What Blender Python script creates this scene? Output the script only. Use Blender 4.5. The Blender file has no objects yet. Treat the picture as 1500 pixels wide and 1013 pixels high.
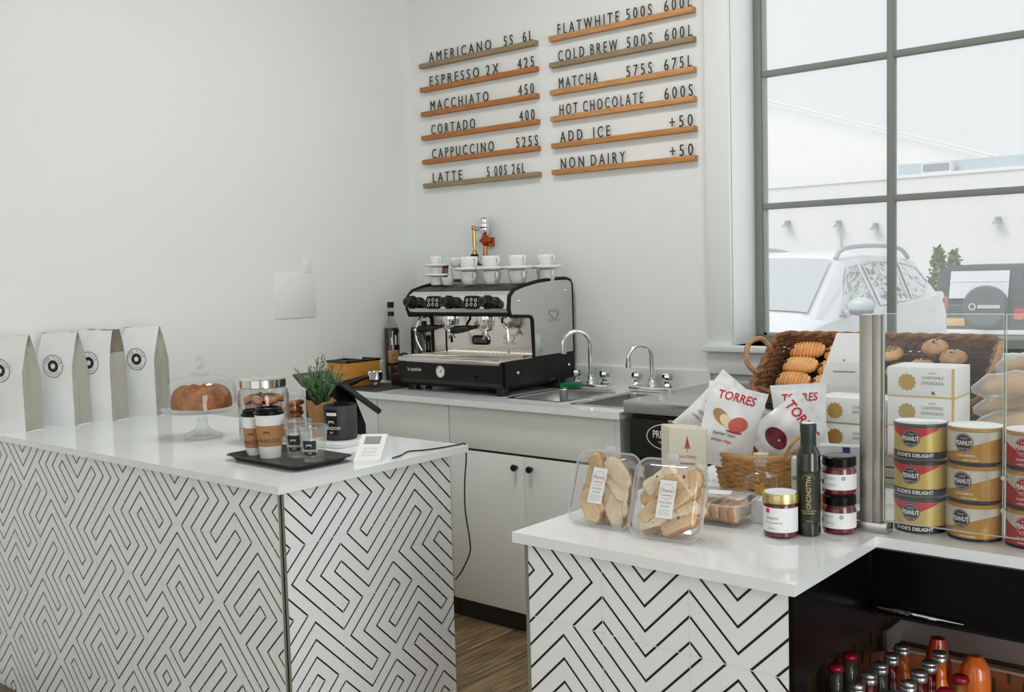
import bpy, bmesh, math, random
from mathutils import Matrix, Vector
random.seed(7)
PI = math.pi
SC = bpy.context.scene
COL = SC.collection

# ---------------------------------------------------------------- camera
def set_camera():
    yaw, pitch, roll = 0.699, -0.0737, -0.0276
    f = Vector((-math.sin(yaw)*math.cos(pitch), math.cos(yaw)*math.cos(pitch), math.sin(pitch)))
    r = f.cross(Vector((0, 0, 1))).normalized(); u = r.cross(f)
    c, s = math.cos(roll), math.sin(roll)
    r2, u2 = c*r+s*u, c*u-s*r
    cd = bpy.data.cameras.new('camera'); cd.sensor_width = 36; cd.lens = 1491.02/1500*36
    cd.clip_start = 0.05; cd.clip_end = 300
    o = bpy.data.objects.new('camera', cd); COL.objects.link(o)
    m = Matrix((( r2.x, u2.x, -f.x, 3.6211), (r2.y, u2.y, -f.y, -3.5858), (r2.z, u2.z, -f.z, 1.4133), (0, 0, 0, 1)))
    o.matrix_world = m; SC.camera = o
set_camera()

# ---------------------------------------------------------------- sky, daylight, exposure
W = bpy.data.worlds.new('sky'); SC.world = W; W.use_nodes = True
W.node_tree.nodes['Background'].inputs[0].default_value = (0.97, 0.99, 1.0, 1)
W.node_tree.nodes['Background'].inputs[1].default_value = 0.97
def area(name, loc, target, sx, sy, power, col=(1, 1, 1)):
    l = bpy.data.lights.new(name, 'AREA'); l.shape = 'RECTANGLE'; l.size = sx; l.size_y = sy
    l.energy = power; l.color = col
    o = bpy.data.objects.new(name, l); COL.objects.link(o); o.location = loc
    o.rotation_euler = (Vector(target)-Vector(loc)).to_track_quat('-Z', 'Z').to_euler()
    return o
area('daylight_right_windows', (7.1, -4.2, 1.15), (0, -4.2, 1.1), 6.4, 2.0, 235, (0.93, 0.98, 1))
area('daylight_front_windows', (2.9, -8.1, 1.8), (2.9, 0, 1.3), 5.0, 2.4, 9, (0.95, 0.99, 1))
area('daylight_back_window', (2.55, 0.184, 1.94), (2.55, -3, 1.94), 1.5, 1.55, 5, (0.97, 0.99, 1))
for (lx, ly, pw) in ((1.55, -1.45, 19), (2.9, -1.6, 3), (2.2, -4.4, 3), (4.4, -4.4, 3)):
    area('ceiling_fill', (lx, ly, 3.12), (lx, ly, 0), 0.5, 0.5, pw, (0.98, 0.99, 1))  # unseen fill lights added under the ceiling to brighten aisle and counters
SC.view_settings.view_transform = 'Standard'
SC.view_settings.look = 'None'
SC.view_settings.gamma = 1.0
SC.view_settings.use_curve_mapping = False
SC.view_settings.exposure = 0.0
SC.cycles.max_bounces = 10
SC.cycles.diffuse_bounces = 5
SC.cycles.transparent_max_bounces = 32
SC.cycles.sample_clamp_indirect = 4.0
SC.cycles.caustics_reflective = False
SC.cycles.caustics_refractive = False

# ---------------------------------------------------------------- materials
def lin(c):
    return tuple(((v/12.92) if v <= 0.04045 else ((v+0.055)/1.055)**2.4) for v in c)
def rgb(r, g, b): return lin((r/255, g/255, b/255))
def M(name, col, rough=0.5, metal=0.0, spec=0.5, var=0.0, vscale=20, bump=0.0, bscale=60, coat=0.0, emit=None, alpha=None, stretch=None):
    m = bpy.data.materials.new(name); m.use_nodes = True
    nt = m.node_tree; b = nt.nodes['Principled BSDF']
    b.inputs['Base Color'].default_value = (*col, 1); b.inputs['Roughness'].default_value = rough
    b.inputs['Metallic'].default_value = metal; b.inputs['Specular IOR Level'].default_value = spec
    if coat: b.inputs['Coat Weight'].default_value = coat; b.inputs['Coat Roughness'].default_value = 0.05
    if emit:
        b.inputs['Emission Color'].default_value = (*emit[0], 1); b.inputs['Emission Strength'].default_value = emit[1]
    if var or bump:
        tc = nt.nodes.new('ShaderNodeTexCoord'); mp = nt.nodes.new('ShaderNodeMapping')
        nt.links.new(tc.outputs['Object'], mp.inputs['Vector'])
        if stretch: mp.inputs['Scale'].default_value = stretch
    if var:
        n = nt.nodes.new('ShaderNodeTexNoise'); n.inputs['Scale'].default_value = vscale; n.inputs['Detail'].default_value = 5
        nt.links.new(mp.outputs['Vector'], n.inputs['Vector'])
        cr = nt.nodes.new('ShaderNodeValToRGB')
        lo = tuple(max(0, c*(1-var)) for c in col); hi = tuple(min(1, c*(1+var)) for c in col)
        cr.color_ramp.elements[0].color = (*lo, 1); cr.color_ramp.elements[1].color = (*hi, 1)
        cr.color_ramp.elements[0].position = 0.3; cr.color_ramp.elements[1].position = 0.7
        nt.links.new(n.outputs['Fac'], cr.inputs['Fac']); nt.links.new(cr.outputs['Color'], b.inputs['Base Color'])
    if bump:
        n2 = nt.nodes.new('ShaderNodeTexNoise'); n2.inputs['Scale'].default_value = bscale; n2.inputs['Detail'].default_value = 4
        nt.links.new(mp.outputs['Vector'], n2.inputs['Vector'])
        bp = nt.nodes.new('ShaderNodeBump'); bp.inputs['Strength'].default_value = bump; bp.inputs['Distance'].default_value = 0.01
        nt.links.new(n2.outputs['Fac'], bp.inputs['Height']); nt.links.new(bp.outputs['Normal'], b.inputs['Normal'])
    return m
def MG(name, tint=(1, 1, 1), refl=0.9, rough=0.02, haze=0.0, hcol=(0.9, 0.93, 0.95), base=0.04):
    """clear thin glass or plastic: see-through with fresnel reflections and optional milky haze"""
    m = bpy.data.materials.new(name); m.use_nodes = True; nt = m.node_tree
    nt.nodes.remove(nt.nodes['Principled BSDF']); out = nt.nodes['Material Output']
    tr = nt.nodes.new('ShaderNodeBsdfTransparent'); tr.inputs[0].default_value = (*tint, 1)
    gl = nt.nodes.new('ShaderNodeBsdfGlossy'); gl.inputs['Roughness'].default_value = rough
    lw = nt.nodes.new('ShaderNodeLayerWeight'); lw.inputs[0].default_value = 0.5
    p5 = nt.nodes.new('ShaderNodeMath'); p5.operation = 'POWER'; p5.inputs[1].default_value = 3.0
    nt.links.new(lw.outputs['Facing'], p5.inputs[0])
    ma = nt.nodes.new('ShaderNodeMath'); ma.operation = 'MULTIPLY_ADD'; ma.inputs[1].default_value = refl; ma.inputs[2].default_value = base
    nt.links.new(p5.outputs[0], ma.inputs[0])
    mx = nt.nodes.new('ShaderNodeMixShader'); nt.links.new(ma.outputs[0], mx.inputs[0])
    nt.links.new(tr.outputs[0], mx.inputs[1]); nt.links.new(gl.outputs[0], mx.inputs[2])
    last = mx
    if haze:
        df = nt.nodes.new('ShaderNodeBsdfDiffuse'); df.inputs[0].default_value = (*hcol, 1)
        tl = nt.nodes.new('ShaderNodeBsdfTranslucent'); tl.inputs[0].default_value = (*hcol, 1)
        ad = nt.nodes.new('ShaderNodeMixShader'); ad.inputs[0].default_value = 0.5
        nt.links.new(df.outputs[0], ad.inputs[1]); nt.links.new(tl.outputs[0], ad.inputs[2])
        m2 = nt.nodes.new('ShaderNodeMixShader'); m2.inputs[0].default_value = haze
        nt.links.new(mx.outputs[0], m2.inputs[1]); nt.links.new(ad.outputs[0], m2.inputs[2]); last = m2
    nt.links.new(last.outputs[0], out.inputs['Surface'])
    return m

m_wall = M('painted_wall', (0.805, 0.82, 0.795), 0.75, var=0.012, vscale=1.5, bump=0.02, bscale=200)
m_trim = M('white_trim_paint', (0.80, 0.82, 0.805), 0.45)
m_quartz = M('white_quartz', (0.85, 0.875, 0.88), 0.09, var=0.02, vscale=9)
m_quartz_edge = M('quartz_cut_edge', (0.74, 0.75, 0.73), 0.3)
m_tile = M('white_tile', (0.865, 0.89, 0.90), 0.28, var=0.012, vscale=5)
m_ink = M('black_line_glaze', (0.006, 0.006, 0.010), 0.4)
m_grout = M('grey_grout', (0.80, 0.82, 0.82), 0.7)
m_trimmetal = M('bronze_edge_trim', rgb(128, 130, 116), 0.5, 0.15)
m_cab = M('cabinet_laminate', (0.88, 0.89, 0.86), 0.35, var=0.01, vscale=3)
m_cabedge = M('cabinet_edge', (0.88, 0.89, 0.88), 0.4)
m_black = M('black_plastic', (0.005, 0.005, 0.005), 0.4, spec=0.35)
m_blackmatte = M('matte_black', (0.006, 0.006, 0.0065), 0.65, spec=0.3)
m_blackgloss = M('black_gloss', (0.002, 0.002, 0.003), 0.25, spec=0.16)
m_steel = M('brushed_steel', (0.58, 0.57, 0.54), 0.26, 1.0, var=0.06, vscale=30, stretch=(1, 1, 14))
m_steeltop = M('steel_worktop', (0.62, 0.62, 0.60), 0.22, 1.0, var=0.05, vscale=12, stretch=(1, 14, 1))
m_steelpol = M('polished_steel', (0.74, 0.71, 0.66), 0.10, 1.0)
m_sink = M('sink_steel', (0.55, 0.55, 0.53), 0.24, 1.0)
m_chrome = M('chrome', (0.82, 0.83, 0.84), 0.06, 1.0)
m_silver = M('silver_logo', (0.75, 0.75, 0.72), 0.25, 1.0)
m_white = M('white_plastic', (0.80, 0.81, 0.80), 0.35)
m_china = M('white_porcelain', (0.80, 0.81, 0.79), 0.16)
m_paper = M('white_paper', (0.80, 0.81, 0.80), 0.7, var=0.015, vscale=40)
m_print = M('dark_print', (0.02, 0.02, 0.02), 0.6)
m_greyprint = M('grey_print', (0.25, 0.25, 0.24), 0.6)
m_whiteprint = M('white_print', (0.82, 0.82, 0.80), 0.6)
m_gold = M('gold_foil', rgb(190, 160, 90), 0.4, 0.5)
m_redprint = M('red_print', rgb(190, 30, 45), 0.5)
m_orangeprint = M('orange_print', rgb(205, 120, 90), 0.6)
m_kraft = M('kraft_paper', rgb(178, 132, 88), 0.75, var=0.08, vscale=25)
m_glass = MG('clear_glass', (0.985, 0.99, 0.985), 0.85)
m_plastic = MG('clear_plastic', (0.975, 0.98, 0.98), 0.75, 0.05, haze=0.05)
m_winglass = MG('window_glass', (0.98, 0.99, 0.99), 0.5, 0.01, haze=0.15, hcol=(0.95, 0.97, 1.0), base=0.006)  # milky mix in the pane stands in for veiling glare
m_copper = M('copper', rgb(200, 120, 70), 0.25, 1.0)
m_brass = M('brass', rgb(200, 160, 90), 0.25, 1.0)

# ---------------------------------------------------------------- mesh helpers
I4 = Matrix.Identity(4)
def T(x, y, z): return Matrix.Translation((x, y, z))
def RX(a): return Matrix.Rotation(a, 4, 'X')
def RY(a): return Matrix.Rotation(a, 4, 'Y')
def RZ(a): return Matrix.Rotation(a, 4, 'Z')
def S(x, y, z): return Matrix.Diagonal((x, y, z, 1))
def frame(o, x, y):
    x = Vector(x).normalized(); y = Vector(y).normalized(); z = x.cross(y)
    return Matrix(((x.x, y.x, z.x, o[0]), (x.y, y.y, z.y, o[1]), (x.z, y.z, z.z, o[2]), (0, 0, 0, 1)))
class MB:
    def __init__(s): s.v = []; s.f = []; s.m = []; s.s = []
    def add(s, vs, fs, m=0, smooth=False, X=None):
        b = len(s.v)
        if X is not None: vs = [X @ Vector(p) for p in vs]
        s.v += [tuple(p) for p in vs]
        for i, f in enumerate(fs):
            s.f.append(tuple(b+k for k in f)); s.m.append(m[i] if isinstance(m, list) else m); s.s.append(smooth)
        return s
    def box(s, x0, x1, y0, y1, z0, z1, m=0, bev=0.0, X=None, seg=2):
        if bev <= 0:
            vs = [(x, y, z) for z in (z0, z1) for y in (y0, y1) for x in (x0, x1)]
            fs = [(0, 2, 3, 1), (4, 5, 7, 6), (0, 1, 5, 4), (2, 6, 7, 3), (0, 4, 6, 2), (1, 3, 7, 5)]
            return s.add(vs, fs, m, False, X)
        bm = bmesh.new(); bmesh.ops.create_cube(bm, size=1)
        for v in bm.verts: v.co = Vector(((x0+x1)/2+v.co.x*(x1-x0), (y0+y1)/2+v.co.y*(y1-y0), (z0+z1)/2+v.co.z*(z1-z0)))
        bmesh.ops.bevel(bm, geom=bm.edges[:], offset=bev, segments=seg, profile=0.5, affect='EDGES')
        bm.verts.index_update()
        vs = [v.co.copy() for v in bm.verts]; fs = [[v.index for v in f.verts] for f in bm.faces]; bm.free()
        return s.add(vs, fs, m, True, X)
    def lathe(s, prof, n=28, m=0, smooth=True, X=None, a0=0, a1=2*PI):
        full = abs(a1-a0-2*PI) < 1e-6; k = n if full else n+1
        vs = []; fs = []
        for (r, z) in prof:
            for i in range(k):
                a = a0+(a1-a0)*i/n; vs.append((r*math.cos(a), r*math.sin(a), z))
        for j in range(len(prof)-1):
            for i in range(n):
                i2 = (i+1) % k
                a, b, c, d = j*k+i, j*k+i2, (j+1)*k+i2, (j+1)*k+i
                if prof[j][0] < 1e-7 and prof[j+1][0] < 1e-7: continue
                if prof[j][0] < 1e-7: fs.append((a, c, d))
                elif prof[j+1][0] < 1e-7: fs.append((a, b, c))
                else: fs.append((a, b, c, d))
        mm = m
        return s.add(vs, fs, mm, smooth, X)
    def tube(s, pts, r, n=8, m=0, X=None, cap=True, closed=False):
        pts = [Vector(p) for p in pts]; N = len(pts)
        rr = r if isinstance(r, (list, tuple)) else [r]*N
        t0 = (pts[1]-pts[0]).normalized()
        ref = Vector((0, 0, 1)) if abs(t0.z) < 0.9 else Vector((1, 0, 0))
        nx = t0.cross(ref).normalized(); vs = []; fs = []
        for i, p in enumerate(pts):
            if closed: t = (pts[(i+1) % N]-pts[i-1]).normalized()
            elif i == 0: t = t0
            elif i == N-1: t = (pts[-1]-pts[-2]).normalized()
            else: t = (pts[i+1]-pts[i-1]).normalized()
            nx = (nx-t*nx.dot(t))
            nx = nx.normalized() if nx.length > 1e-6 else t.orthogonal().normalized()
            ny = t.cross(nx)
            for k in range(n):
                a = 2*PI*k/n; vs.append(p+nx*math.cos(a)*rr[i]+ny*math.sin(a)*rr[i])
        for i in range(N if closed else N-1):
            j = (i+1) % N
            for k in range(n):
                k2 = (k+1) % n; fs.append((i*n+k, i*n+k2, j*n+k2, j*n+k))
        if cap and not closed:
            fs.append(tuple(range(n-1, -1, -1))); fs.append(tuple((N-1)*n+k for k in range(n)))
        return s.add(vs, fs, m, True, X)
    def loft(s, rings, m=0, smooth=True, cap0=True, cap1=True, X=None, closed=True):
        n = len(rings[0]); vs = [p for r in rings for p in r]; fs = []
        for j in range(len(rings)-1):
            for i in range(n if closed else n-1):
                i2 = (i+1) % n; fs.append((j*n+i, j*n+i2, (j+1)*n+i2, (j+1)*n+i))
        if cap0: fs.append(tuple(range(n-1, -1, -1)))
        if cap1: fs.append(tuple((len(rings)-1)*n+i for i in range(n)))
        return s.add(vs, fs, m, smooth, X)
    def prism(s, poly, d0, d1, X=None, m=0, smooth=False):
        """poly in local xy, extruded along local z"""
        n = len(poly)
        vs = [(p[0], p[1], d0) for p in poly]+[(p[0], p[1], d1) for p in poly]
        fs = [tuple(range(n-1, -1, -1)), tuple(range(n, 2*n))]+[(i, (i+1) % n, n+(i+1) % n, n+i) for i in range(n)]
        return s.add(vs, fs, m, smooth, X)
    def ball(s, c, r, m=0, nu=14, nv=9, X=None, sc=(1, 1, 1)):
        prof = [(r*math.sin(PI*j/nv), -r*math.cos(PI*j/nv)) for j in range(nv+1)]
        prof[0] = (0, -r); prof[-1] = (0, r)
        L = T(*c) @ S(*sc)
        return s.lathe(prof, nu, m, True, (X @ L) if X is not None else L)
    def disc(s, c, r, m=0, n=28, X=None, z=0):
        vs = [(c[0]+r*math.cos(2*PI*i/n), c[1]+r*math.sin(2*PI*i/n), z) for i in range(n)]
        return s.add(vs, [tuple(range(n))], m, False, X)
    def ring(s, c, r0, r1, m=0, n=36, X=None, z=0):
        vs = [(c[0]+r*math.cos(2*PI*i/n), c[1]+r*math.sin(2*PI*i/n), z) for r in (r0, r1) for i in range(n)]
        return s.add(vs, [(i, n+i, n+(i+1) % n, (i+1) % n) for i in range(n)], m, False, X)
    def rect(s, x0, x1, y0, y1, z=0, m=0, X=None):
        return s.add([(x0, y0, z), (x1, y0, z), (x1, y1, z), (x0, y1, z)], [(0, 1, 2, 3)], m, False, X)
    def text(s, st, size, m=0, X=None, wx=1.0, align='C', z=0.0, cyl=None, sp=1.0, bold=0.0):
        """lettering in local xy; cyl=(radius, angle) wraps it on an upright cylinder"""
        vs, fs = glyphs(st, sp, bold)
        if not vs: return s
        x0 = min(v[0] for v in vs); x1 = max(v[0] for v in vs)
        off = {'C': -(x0+x1)/2, 'L': -x0, 'R': -x1}[align]
        out = []
        for v in vs:
            x, y = (v[0]+off)*size*wx, v[1]*size
            if cyl:
                a = cyl[1]+x/cyl[0]; out.append((cyl[0]*math.cos(a), cyl[0]*math.sin(a), y+z))
            else: out.append((x, y, z))
        return s.add(out, fs, m, False, X)
    def mesh(s, name, mats):
        me = bpy.data.meshes.new(name); me.from_pydata(s.v, [], s.f)
        for mm in (mats if isinstance(mats, (list, tuple)) else [mats]): me.materials.append(mm)
        for p, mi, sm in zip(me.polygons, s.m, s.s): p.material_index = mi; p.use_smooth = sm
        me.update(); return me
    def build(s, name, mats, parent=None, loc=None, rot=None, sharp=0.6):
        me = s.mesh(name, mats)
        if any(s.s):
            try: me.set_sharp_from_angle(angle=sharp)
            except Exception: pass
        o = bpy.data.objects.new(name, me); COL.objects.link(o)
        if parent is not None: o.parent = parent
        if loc: o.location = loc
        if rot: o.rotation_euler = rot
        return o
_gl = {}
def glyphs(st, sp=1.0, bold=0.0):
    key = (st, sp, bold)
    if key not in _gl:
        cu = bpy.data.curves.new('lettering_source', 'FONT'); cu.body = st; cu.size = 1; cu.resolution_u = 3; cu.space_character = sp
        cu.offset = bold
        o = bpy.data.objects.new('lettering_source', cu); COL.objects.link(o)
        dg = bpy.context.evaluated_depsgraph_get(); dg.update()
        me = o.evaluated_get(dg).to_mesh()
        _gl[key] = ([tuple(v.co) for v in me.vertices], [tuple(p.vertices) for p in me.polygons])
        o.evaluated_get(dg).to_mesh_clear(); bpy.data.objects.remove(o); bpy.data.curves.remove(cu)
    return _gl[key]
def tag(o, label=None, cat=None, group=None, kind=None):
    if label: o['label'] = label
    if cat: o['category'] = cat
    if group: o['group'] = group
    if kind: o['kind'] = kind
    return o
def thing(name, label, cat, loc=(0, 0, 0), rz=0, group=None, rot=None):
    o = bpy.data.objects.new(name, None); COL.objects.link(o); o.empty_display_size = 0.05
    o.location = loc; o.rotation_euler = rot if rot else (0, 0, rz)
    return tag(o, label, cat, group)
def single(mb, name, mats, label, cat, loc=(0, 0, 0), rz=0, group=None, rot=None):
    o = mb.build(name, mats, None, loc, rot if rot else (0, 0, rz))
    return tag(o, label, cat, group)
def dup(root, loc, rz=None, label=None, rot=None, group=None):
    r = root.copy(); COL.objects.link(r); r.location = loc
    if rz is not None: r.rotation_euler = (0, 0, rz)
    if rot is not None: r.rotation_euler = rot
    if label: r['label'] = label
    if group: r['group'] = group
    for ch in list(root.children):
        c = ch.copy(); COL.objects.link(c); c.parent = r
        for g in list(ch.children):
            d = g.copy(); COL.objects.link(d); d.parent = c
    return r
def rrect(w, h, r, n=5, cx=0, cy=0):
    pts = []
    for (sx, sy, a) in ((1, 1, 0), (-1, 1, PI/2), (-1, -1, PI), (1, -1, 1.5*PI)):
        for i in range(n+1):
            t = a+PI/2*i/n; pts.append((cx+sx*(w/2-r)+r*math.cos(t), cy+sy*(h/2-r)+r*math.sin(t)))
    return pts
def structure(mb, name, mats, parent=None):
    o = mb.build(name, mats, parent)
    if parent is None: o['kind'] = 'structure'
    return o
# ---------------------------------------------------------------- the room
def wood_floor():
    m = bpy.data.materials.new('wood_plank_floor'); m.use_nodes = True; nt = m.node_tree; b = nt.nodes['Principled BSDF']
    tc = nt.nodes.new('ShaderNodeTexCoord'); mp = nt.nodes.new('ShaderNodeMapping'); mp.inputs['Rotation'].default_value = (0, 0, PI/2)
    nt.links.new(tc.outputs['Object'], mp.inputs['Vector'])
    br = nt.nodes.new('ShaderNodeTexBrick'); br.inputs['Scale'].default_value = 1.0; br.inputs['Brick Width'].default_value = 1.2
    br.inputs['Row Height'].default_value = 0.18; br.inputs['Mortar Size'].default_value = 0.002
    br.inputs['Color1'].default_value = (*rgb(128, 108, 78), 1); br.inputs['Color2'].default_value = (*rgb(172, 150, 112), 1)
    br.inputs['Mortar'].default_value = (*rgb(40, 30, 22), 1)
    nt.links.new(mp.outputs['Vector'], br.inputs['Vector'])
    mp2 = nt.nodes.new('ShaderNodeMapping'); mp2.inputs['Scale'].default_value = (22, 1.6, 1); nt.links.new(tc.outputs['Object'], mp2.inputs['Vector'])
    n = nt.nodes.new('ShaderNodeTexNoise'); n.inputs['Scale'].default_value = 2; n.inputs['Detail'].default_value = 8; n.inputs['Distortion'].default_value = 1.2
    nt.links.new(mp2.outputs['Vector'], n.inputs['Vector'])
    cr = nt.nodes.new('ShaderNodeValToRGB'); cr.color_ramp.elements[0].position = 0.3; cr.color_ramp.elements[1].position = 0.72
    cr.color_ramp.elements[0].color = (0.20, 0.16, 0.13, 1); cr.color_ramp.elements[1].color = (1.35, 1.3, 1.2, 1)
    nt.links.new(n.outputs['Fac'], cr.inputs['Fac'])
    mx = nt.nodes.new('ShaderNodeMix'); mx.data_type = 'RGBA'; mx.blend_type = 'MULTIPLY'; mx.inputs[0].default_value = 0.9
    nt.links.new(br.outputs['Color'], mx.inputs[6]); nt.links.new(cr.outputs['Color'], mx.inputs[7])
    nt.links.new(mx.outputs[2], b.inputs['Base Color']); b.inputs['Roughness'].default_value = 0.42
    return m
H = 3.3
structure(MB().box(-0.6, 7.2, -8.2, 0.2, -0.1, 0), 'floor', wood_floor())
structure(MB().box(-0.6, 7.2, -8.2, 0.2, H, H+0.1), 'ceiling', M('ceiling_paint', (0.82, 0.82, 0.80), 0.8))
LK = 0.047
structure(MB().prism([(0.0094, 0.2), (0, 0), (-8.2*LK, -8.2), (-8.2*LK-.15, -8.2), (-.15, .2)], 0, H), 'wall_left', m_wall)
WX0, WX1, WZ0, WZ1 = 1.735, 3.36, 1.10, 2.78
wb = MB().box(0, WX0, 0, 0.24, 0, H).box(WX1, 7.2, 0, 0.24, 0, H).box(WX0, WX1, 0, 0.24, 0, WZ0).box(WX0, WX1, 0, 0.24, WZ1, H)
structure(wb, 'wall_back', m_wall)
def pierced(axis, at, th, lo, hi, holes, name):
    mb = MB(); edges = sorted(holes); z0, z1 = 0.1, 2.95; p = lo
    def bx(a, b, c, d):
        if axis == 'x': mb.box(at, at+th, a, b, c, d)
        else: mb.box(a, b, at, at+th, c, d)
    for (a, b) in edges:
        bx(p, a, 0, H); bx(a, b, 0, z0); bx(a, b, z1, H); p = b
    bx(p, hi, 0, H); structure(mb, name, m_wall)
pierced('x', 6.95, 0.15, -8.2, 0.2, [(-7.4, -1.0)], 'wall_right')
pierced('y', -8.1, 0.15, -0.6, 6.95, [(0.5, 5.4)], 'wall_front')

# ---- window in the back wall
m_frame = M('window_frame_paint', rgb(132, 136, 130), 0.5)
m_frame2 = M('window_frame_lip', rgb(176, 178, 168), 0.45)
win = MB().box(WX0+0.0, WX0+0.035, 0.185, 0.235, WZ0, WZ1).box(WX1-0.035, WX1, 0.185, 0.235, WZ0, WZ1)
win.box(WX0, WX1, 0.185, 0.235, WZ0, WZ0+0.028).box(WX0, WX1, 0.185, 0.235, WZ1-0.03, WZ1)
win.box(WX0+0.035, WX0+0.046, 0.195, 0.22, WZ0+0.028, WZ1, 1).box(WX0+0.035, WX1-0.035, 0.195, 0.22, WZ0+0.028, WZ0+0.038, 1)
win_o = win.build('window_1', [m_frame, m_frame2]); win_o['kind'] = 'structure'
for x in (2.277, 2.79): MB().box(x-0.013, x+0.013, 0.186, 0.222, WZ0+0.028, WZ1-0.03, bev=0.003).build('mullion', m_frame, win_o)
for z in (1.64, 2.158): MB().box(WX0+0.035, WX1-0.035, 0.19, 0.218, z-0.012, z+0.012, bev=0.003).build('muntin', m_frame, win_o)
MB().box(WX0+0.03, WX1-0.03, 0.203, 0.206, WZ0+0.02, WZ1-0.02).build('pane', m_winglass, win_o)
jb = MB().box(WX0-0.001, WX0+0.003, 0.0, 0.186, WZ0, WZ1).box(WX1-0.003, WX1+0.001, 0, 0.186, WZ0, WZ1).box(WX0, WX1, 0, 0.186, WZ1-0.003, WZ1)
structure(jb, 'trim_1', m_trim)                                                      # jamb lining
cs = MB().box(WX0-0.1, WX0, -0.02, 0, WZ0, WZ1+0.1, bev=0.002).box(WX1, WX1+0.1, -0.02, 0, WZ0, WZ1+0.1, bev=0.002).box(WX0, WX1, -0.02, 0, WZ1, WZ1+0.1, bev=0.002)
structure(cs, 'trim_2', m_trim)                                                      # casing
structure(MB().box(WX0-0.115, WX1+0.115, -0.045, 0.186, WZ0-0.024, WZ0, bev=0.003), 'trim_3', m_trim)   # stool
structure(MB().box(WX0-0.1, WX1+0.1, -0.018, 0, WZ0-0.112, WZ0-0.024, bev=0.002), 'trim_4', m_trim)     # apron
structure(MB().box(0, 1.64, -0.014, 0, 0.909, 0.995), 'trim_5', M('backsplash', (0.80, 0.81, 0.79), 0.3))
structure(MB().prism([(0, 0), (-.65*LK, -.65), (-.65*LK+.012, -.65), (.012, 0)], .9095, .995), 'trim_6', m_trim)
structure(MB().prism([(-2.2*LK, -2.2), (-8*LK, -8), (-8*LK+.012, -8), (-2.2*LK+.012, -2.2)], 0, .12), 'baseboard_left', m_trim)
# outlet and access cover on the left wall
o = MB().box(0, 0.006, -0.022, 0.022, -0.032, 0.032, 0, 0.002).box(0.006, 0.0075, -0.007, 0.007, -0.014, 0.014, 1, 0.001).build('light_switch_plate', [m_trim, m_white], None, (-.66*LK, -0.66, 1.46), (0, 0, -LK))
tag(o, 'small white switch plate on the left wall left of the menu corner', 'switch')
o = MB().box(0, 0.005, -0.11, 0.11, -0.1, 0.1, 0, 0.002).build('access_panel', [M('panel_paint', (0.80, 0.815, 0.79), 0.7)], None, (-.73*LK, -0.73, 1.33), (0, 0, -LK))
tag(o, 'painted square access panel on the left wall below the switch plate', 'panel')
# ---- outside pavement
structure(MB().add([(-40, 0.25, -0.15), (40, 0.25, -0.15), (40, 8, -0.1), (-40, 8, -0.1), (40, 20, -0.6), (-40, 20, -0.6), (40, 60, -0.6), (-40, 60, -0.6)], [(0, 1, 2, 3), (3, 2, 4, 5), (5, 4, 6, 7)]), 'pavement', M('pale_asphalt', (0.5, 0.5, 0.5), 0.9, var=0.1, vscale=2))
# ---------------------------------------------------------------- maze pattern tile facing
TS = 0.0914; LW = 0.0042
def clip(poly, x0, x1, y0, y1):
    for (ax, lim, sg) in ((0, x0, 1), (0, x1, -1), (1, y0, 1), (1, y1, -1)):
        out = []
        for i in range(len(poly)):
            a, b = poly[i-1], poly[i]; da, db = sg*(a[ax]-lim), sg*(b[ax]-lim)
            if da*db < 0:
                t = da/(da-db); out.append((a[0]+(b[0]-a[0])*t, a[1]+(b[1]-a[1])*t))
            if db >= 0: out.append(b)
        poly = out
        if len(poly) < 3: return []
    return poly
def tile_face(rows, u0, ztop, ua, ub, za, zb, X, seam0, th=0.008):
    """rows of R (/) and L (\\) cells; u0 left edge of the first column, ztop top of the first row"""
    mb = MB(); mb.box(ua, ub, za, zb, -th, 0, 0, X=X)
    h = LW*math.sqrt(2)/2
    for r, row in enumerate(rows):
        for c, ch in enumerate(row.replace(' ', '')):
            cx, cy = u0+c*TS, ztop-(r+1)*TS
            x0, x1, y0, y1 = max(cx, ua), min(cx+TS, ub), max(cy, za), min(cy+TS, zb)
            if x1-x0 < 1e-4 or y1-y0 < 1e-4: continue
            for k in (-0.75, -0.25, 0.25, 0.75):
                if ch == 'R': p = [(cx-TS, cy+k*TS-TS-h), (cx+2*TS, cy+k*TS+2*TS-h), (cx+2*TS, cy+k*TS+2*TS+h), (cx-TS, cy+k*TS-TS+h)]
                else: p = [(cx-TS, cy+TS-k*TS+TS-h), (cx+2*TS, cy+TS-k*TS-2*TS-h), (cx+2*TS, cy+TS-k*TS-2*TS+h), (cx-TS, cy+TS-k*TS+TS+h)]
                q = clip(p, x0, x1, y0, y1)
                if q: mb.add([(a, b, 0.0004) for a, b in q], [tuple(range(len(q)))], 1, False, X)
    z = ztop-2*TS
    while z > za:
        if z < zb: mb.rect(ua, ub, z-0.0008, z+0.0008, 0.0007, 2, X)
        z -= 2*TS
    u = seam0
    while u < ub:
        if u > ua: mb.rect(u-0.0007, u+0.0007, za, zb, 0.0007, 2, X)
        u += 2*TS
    return mb
TM = [m_tile, m_ink, m_grout]
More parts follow.
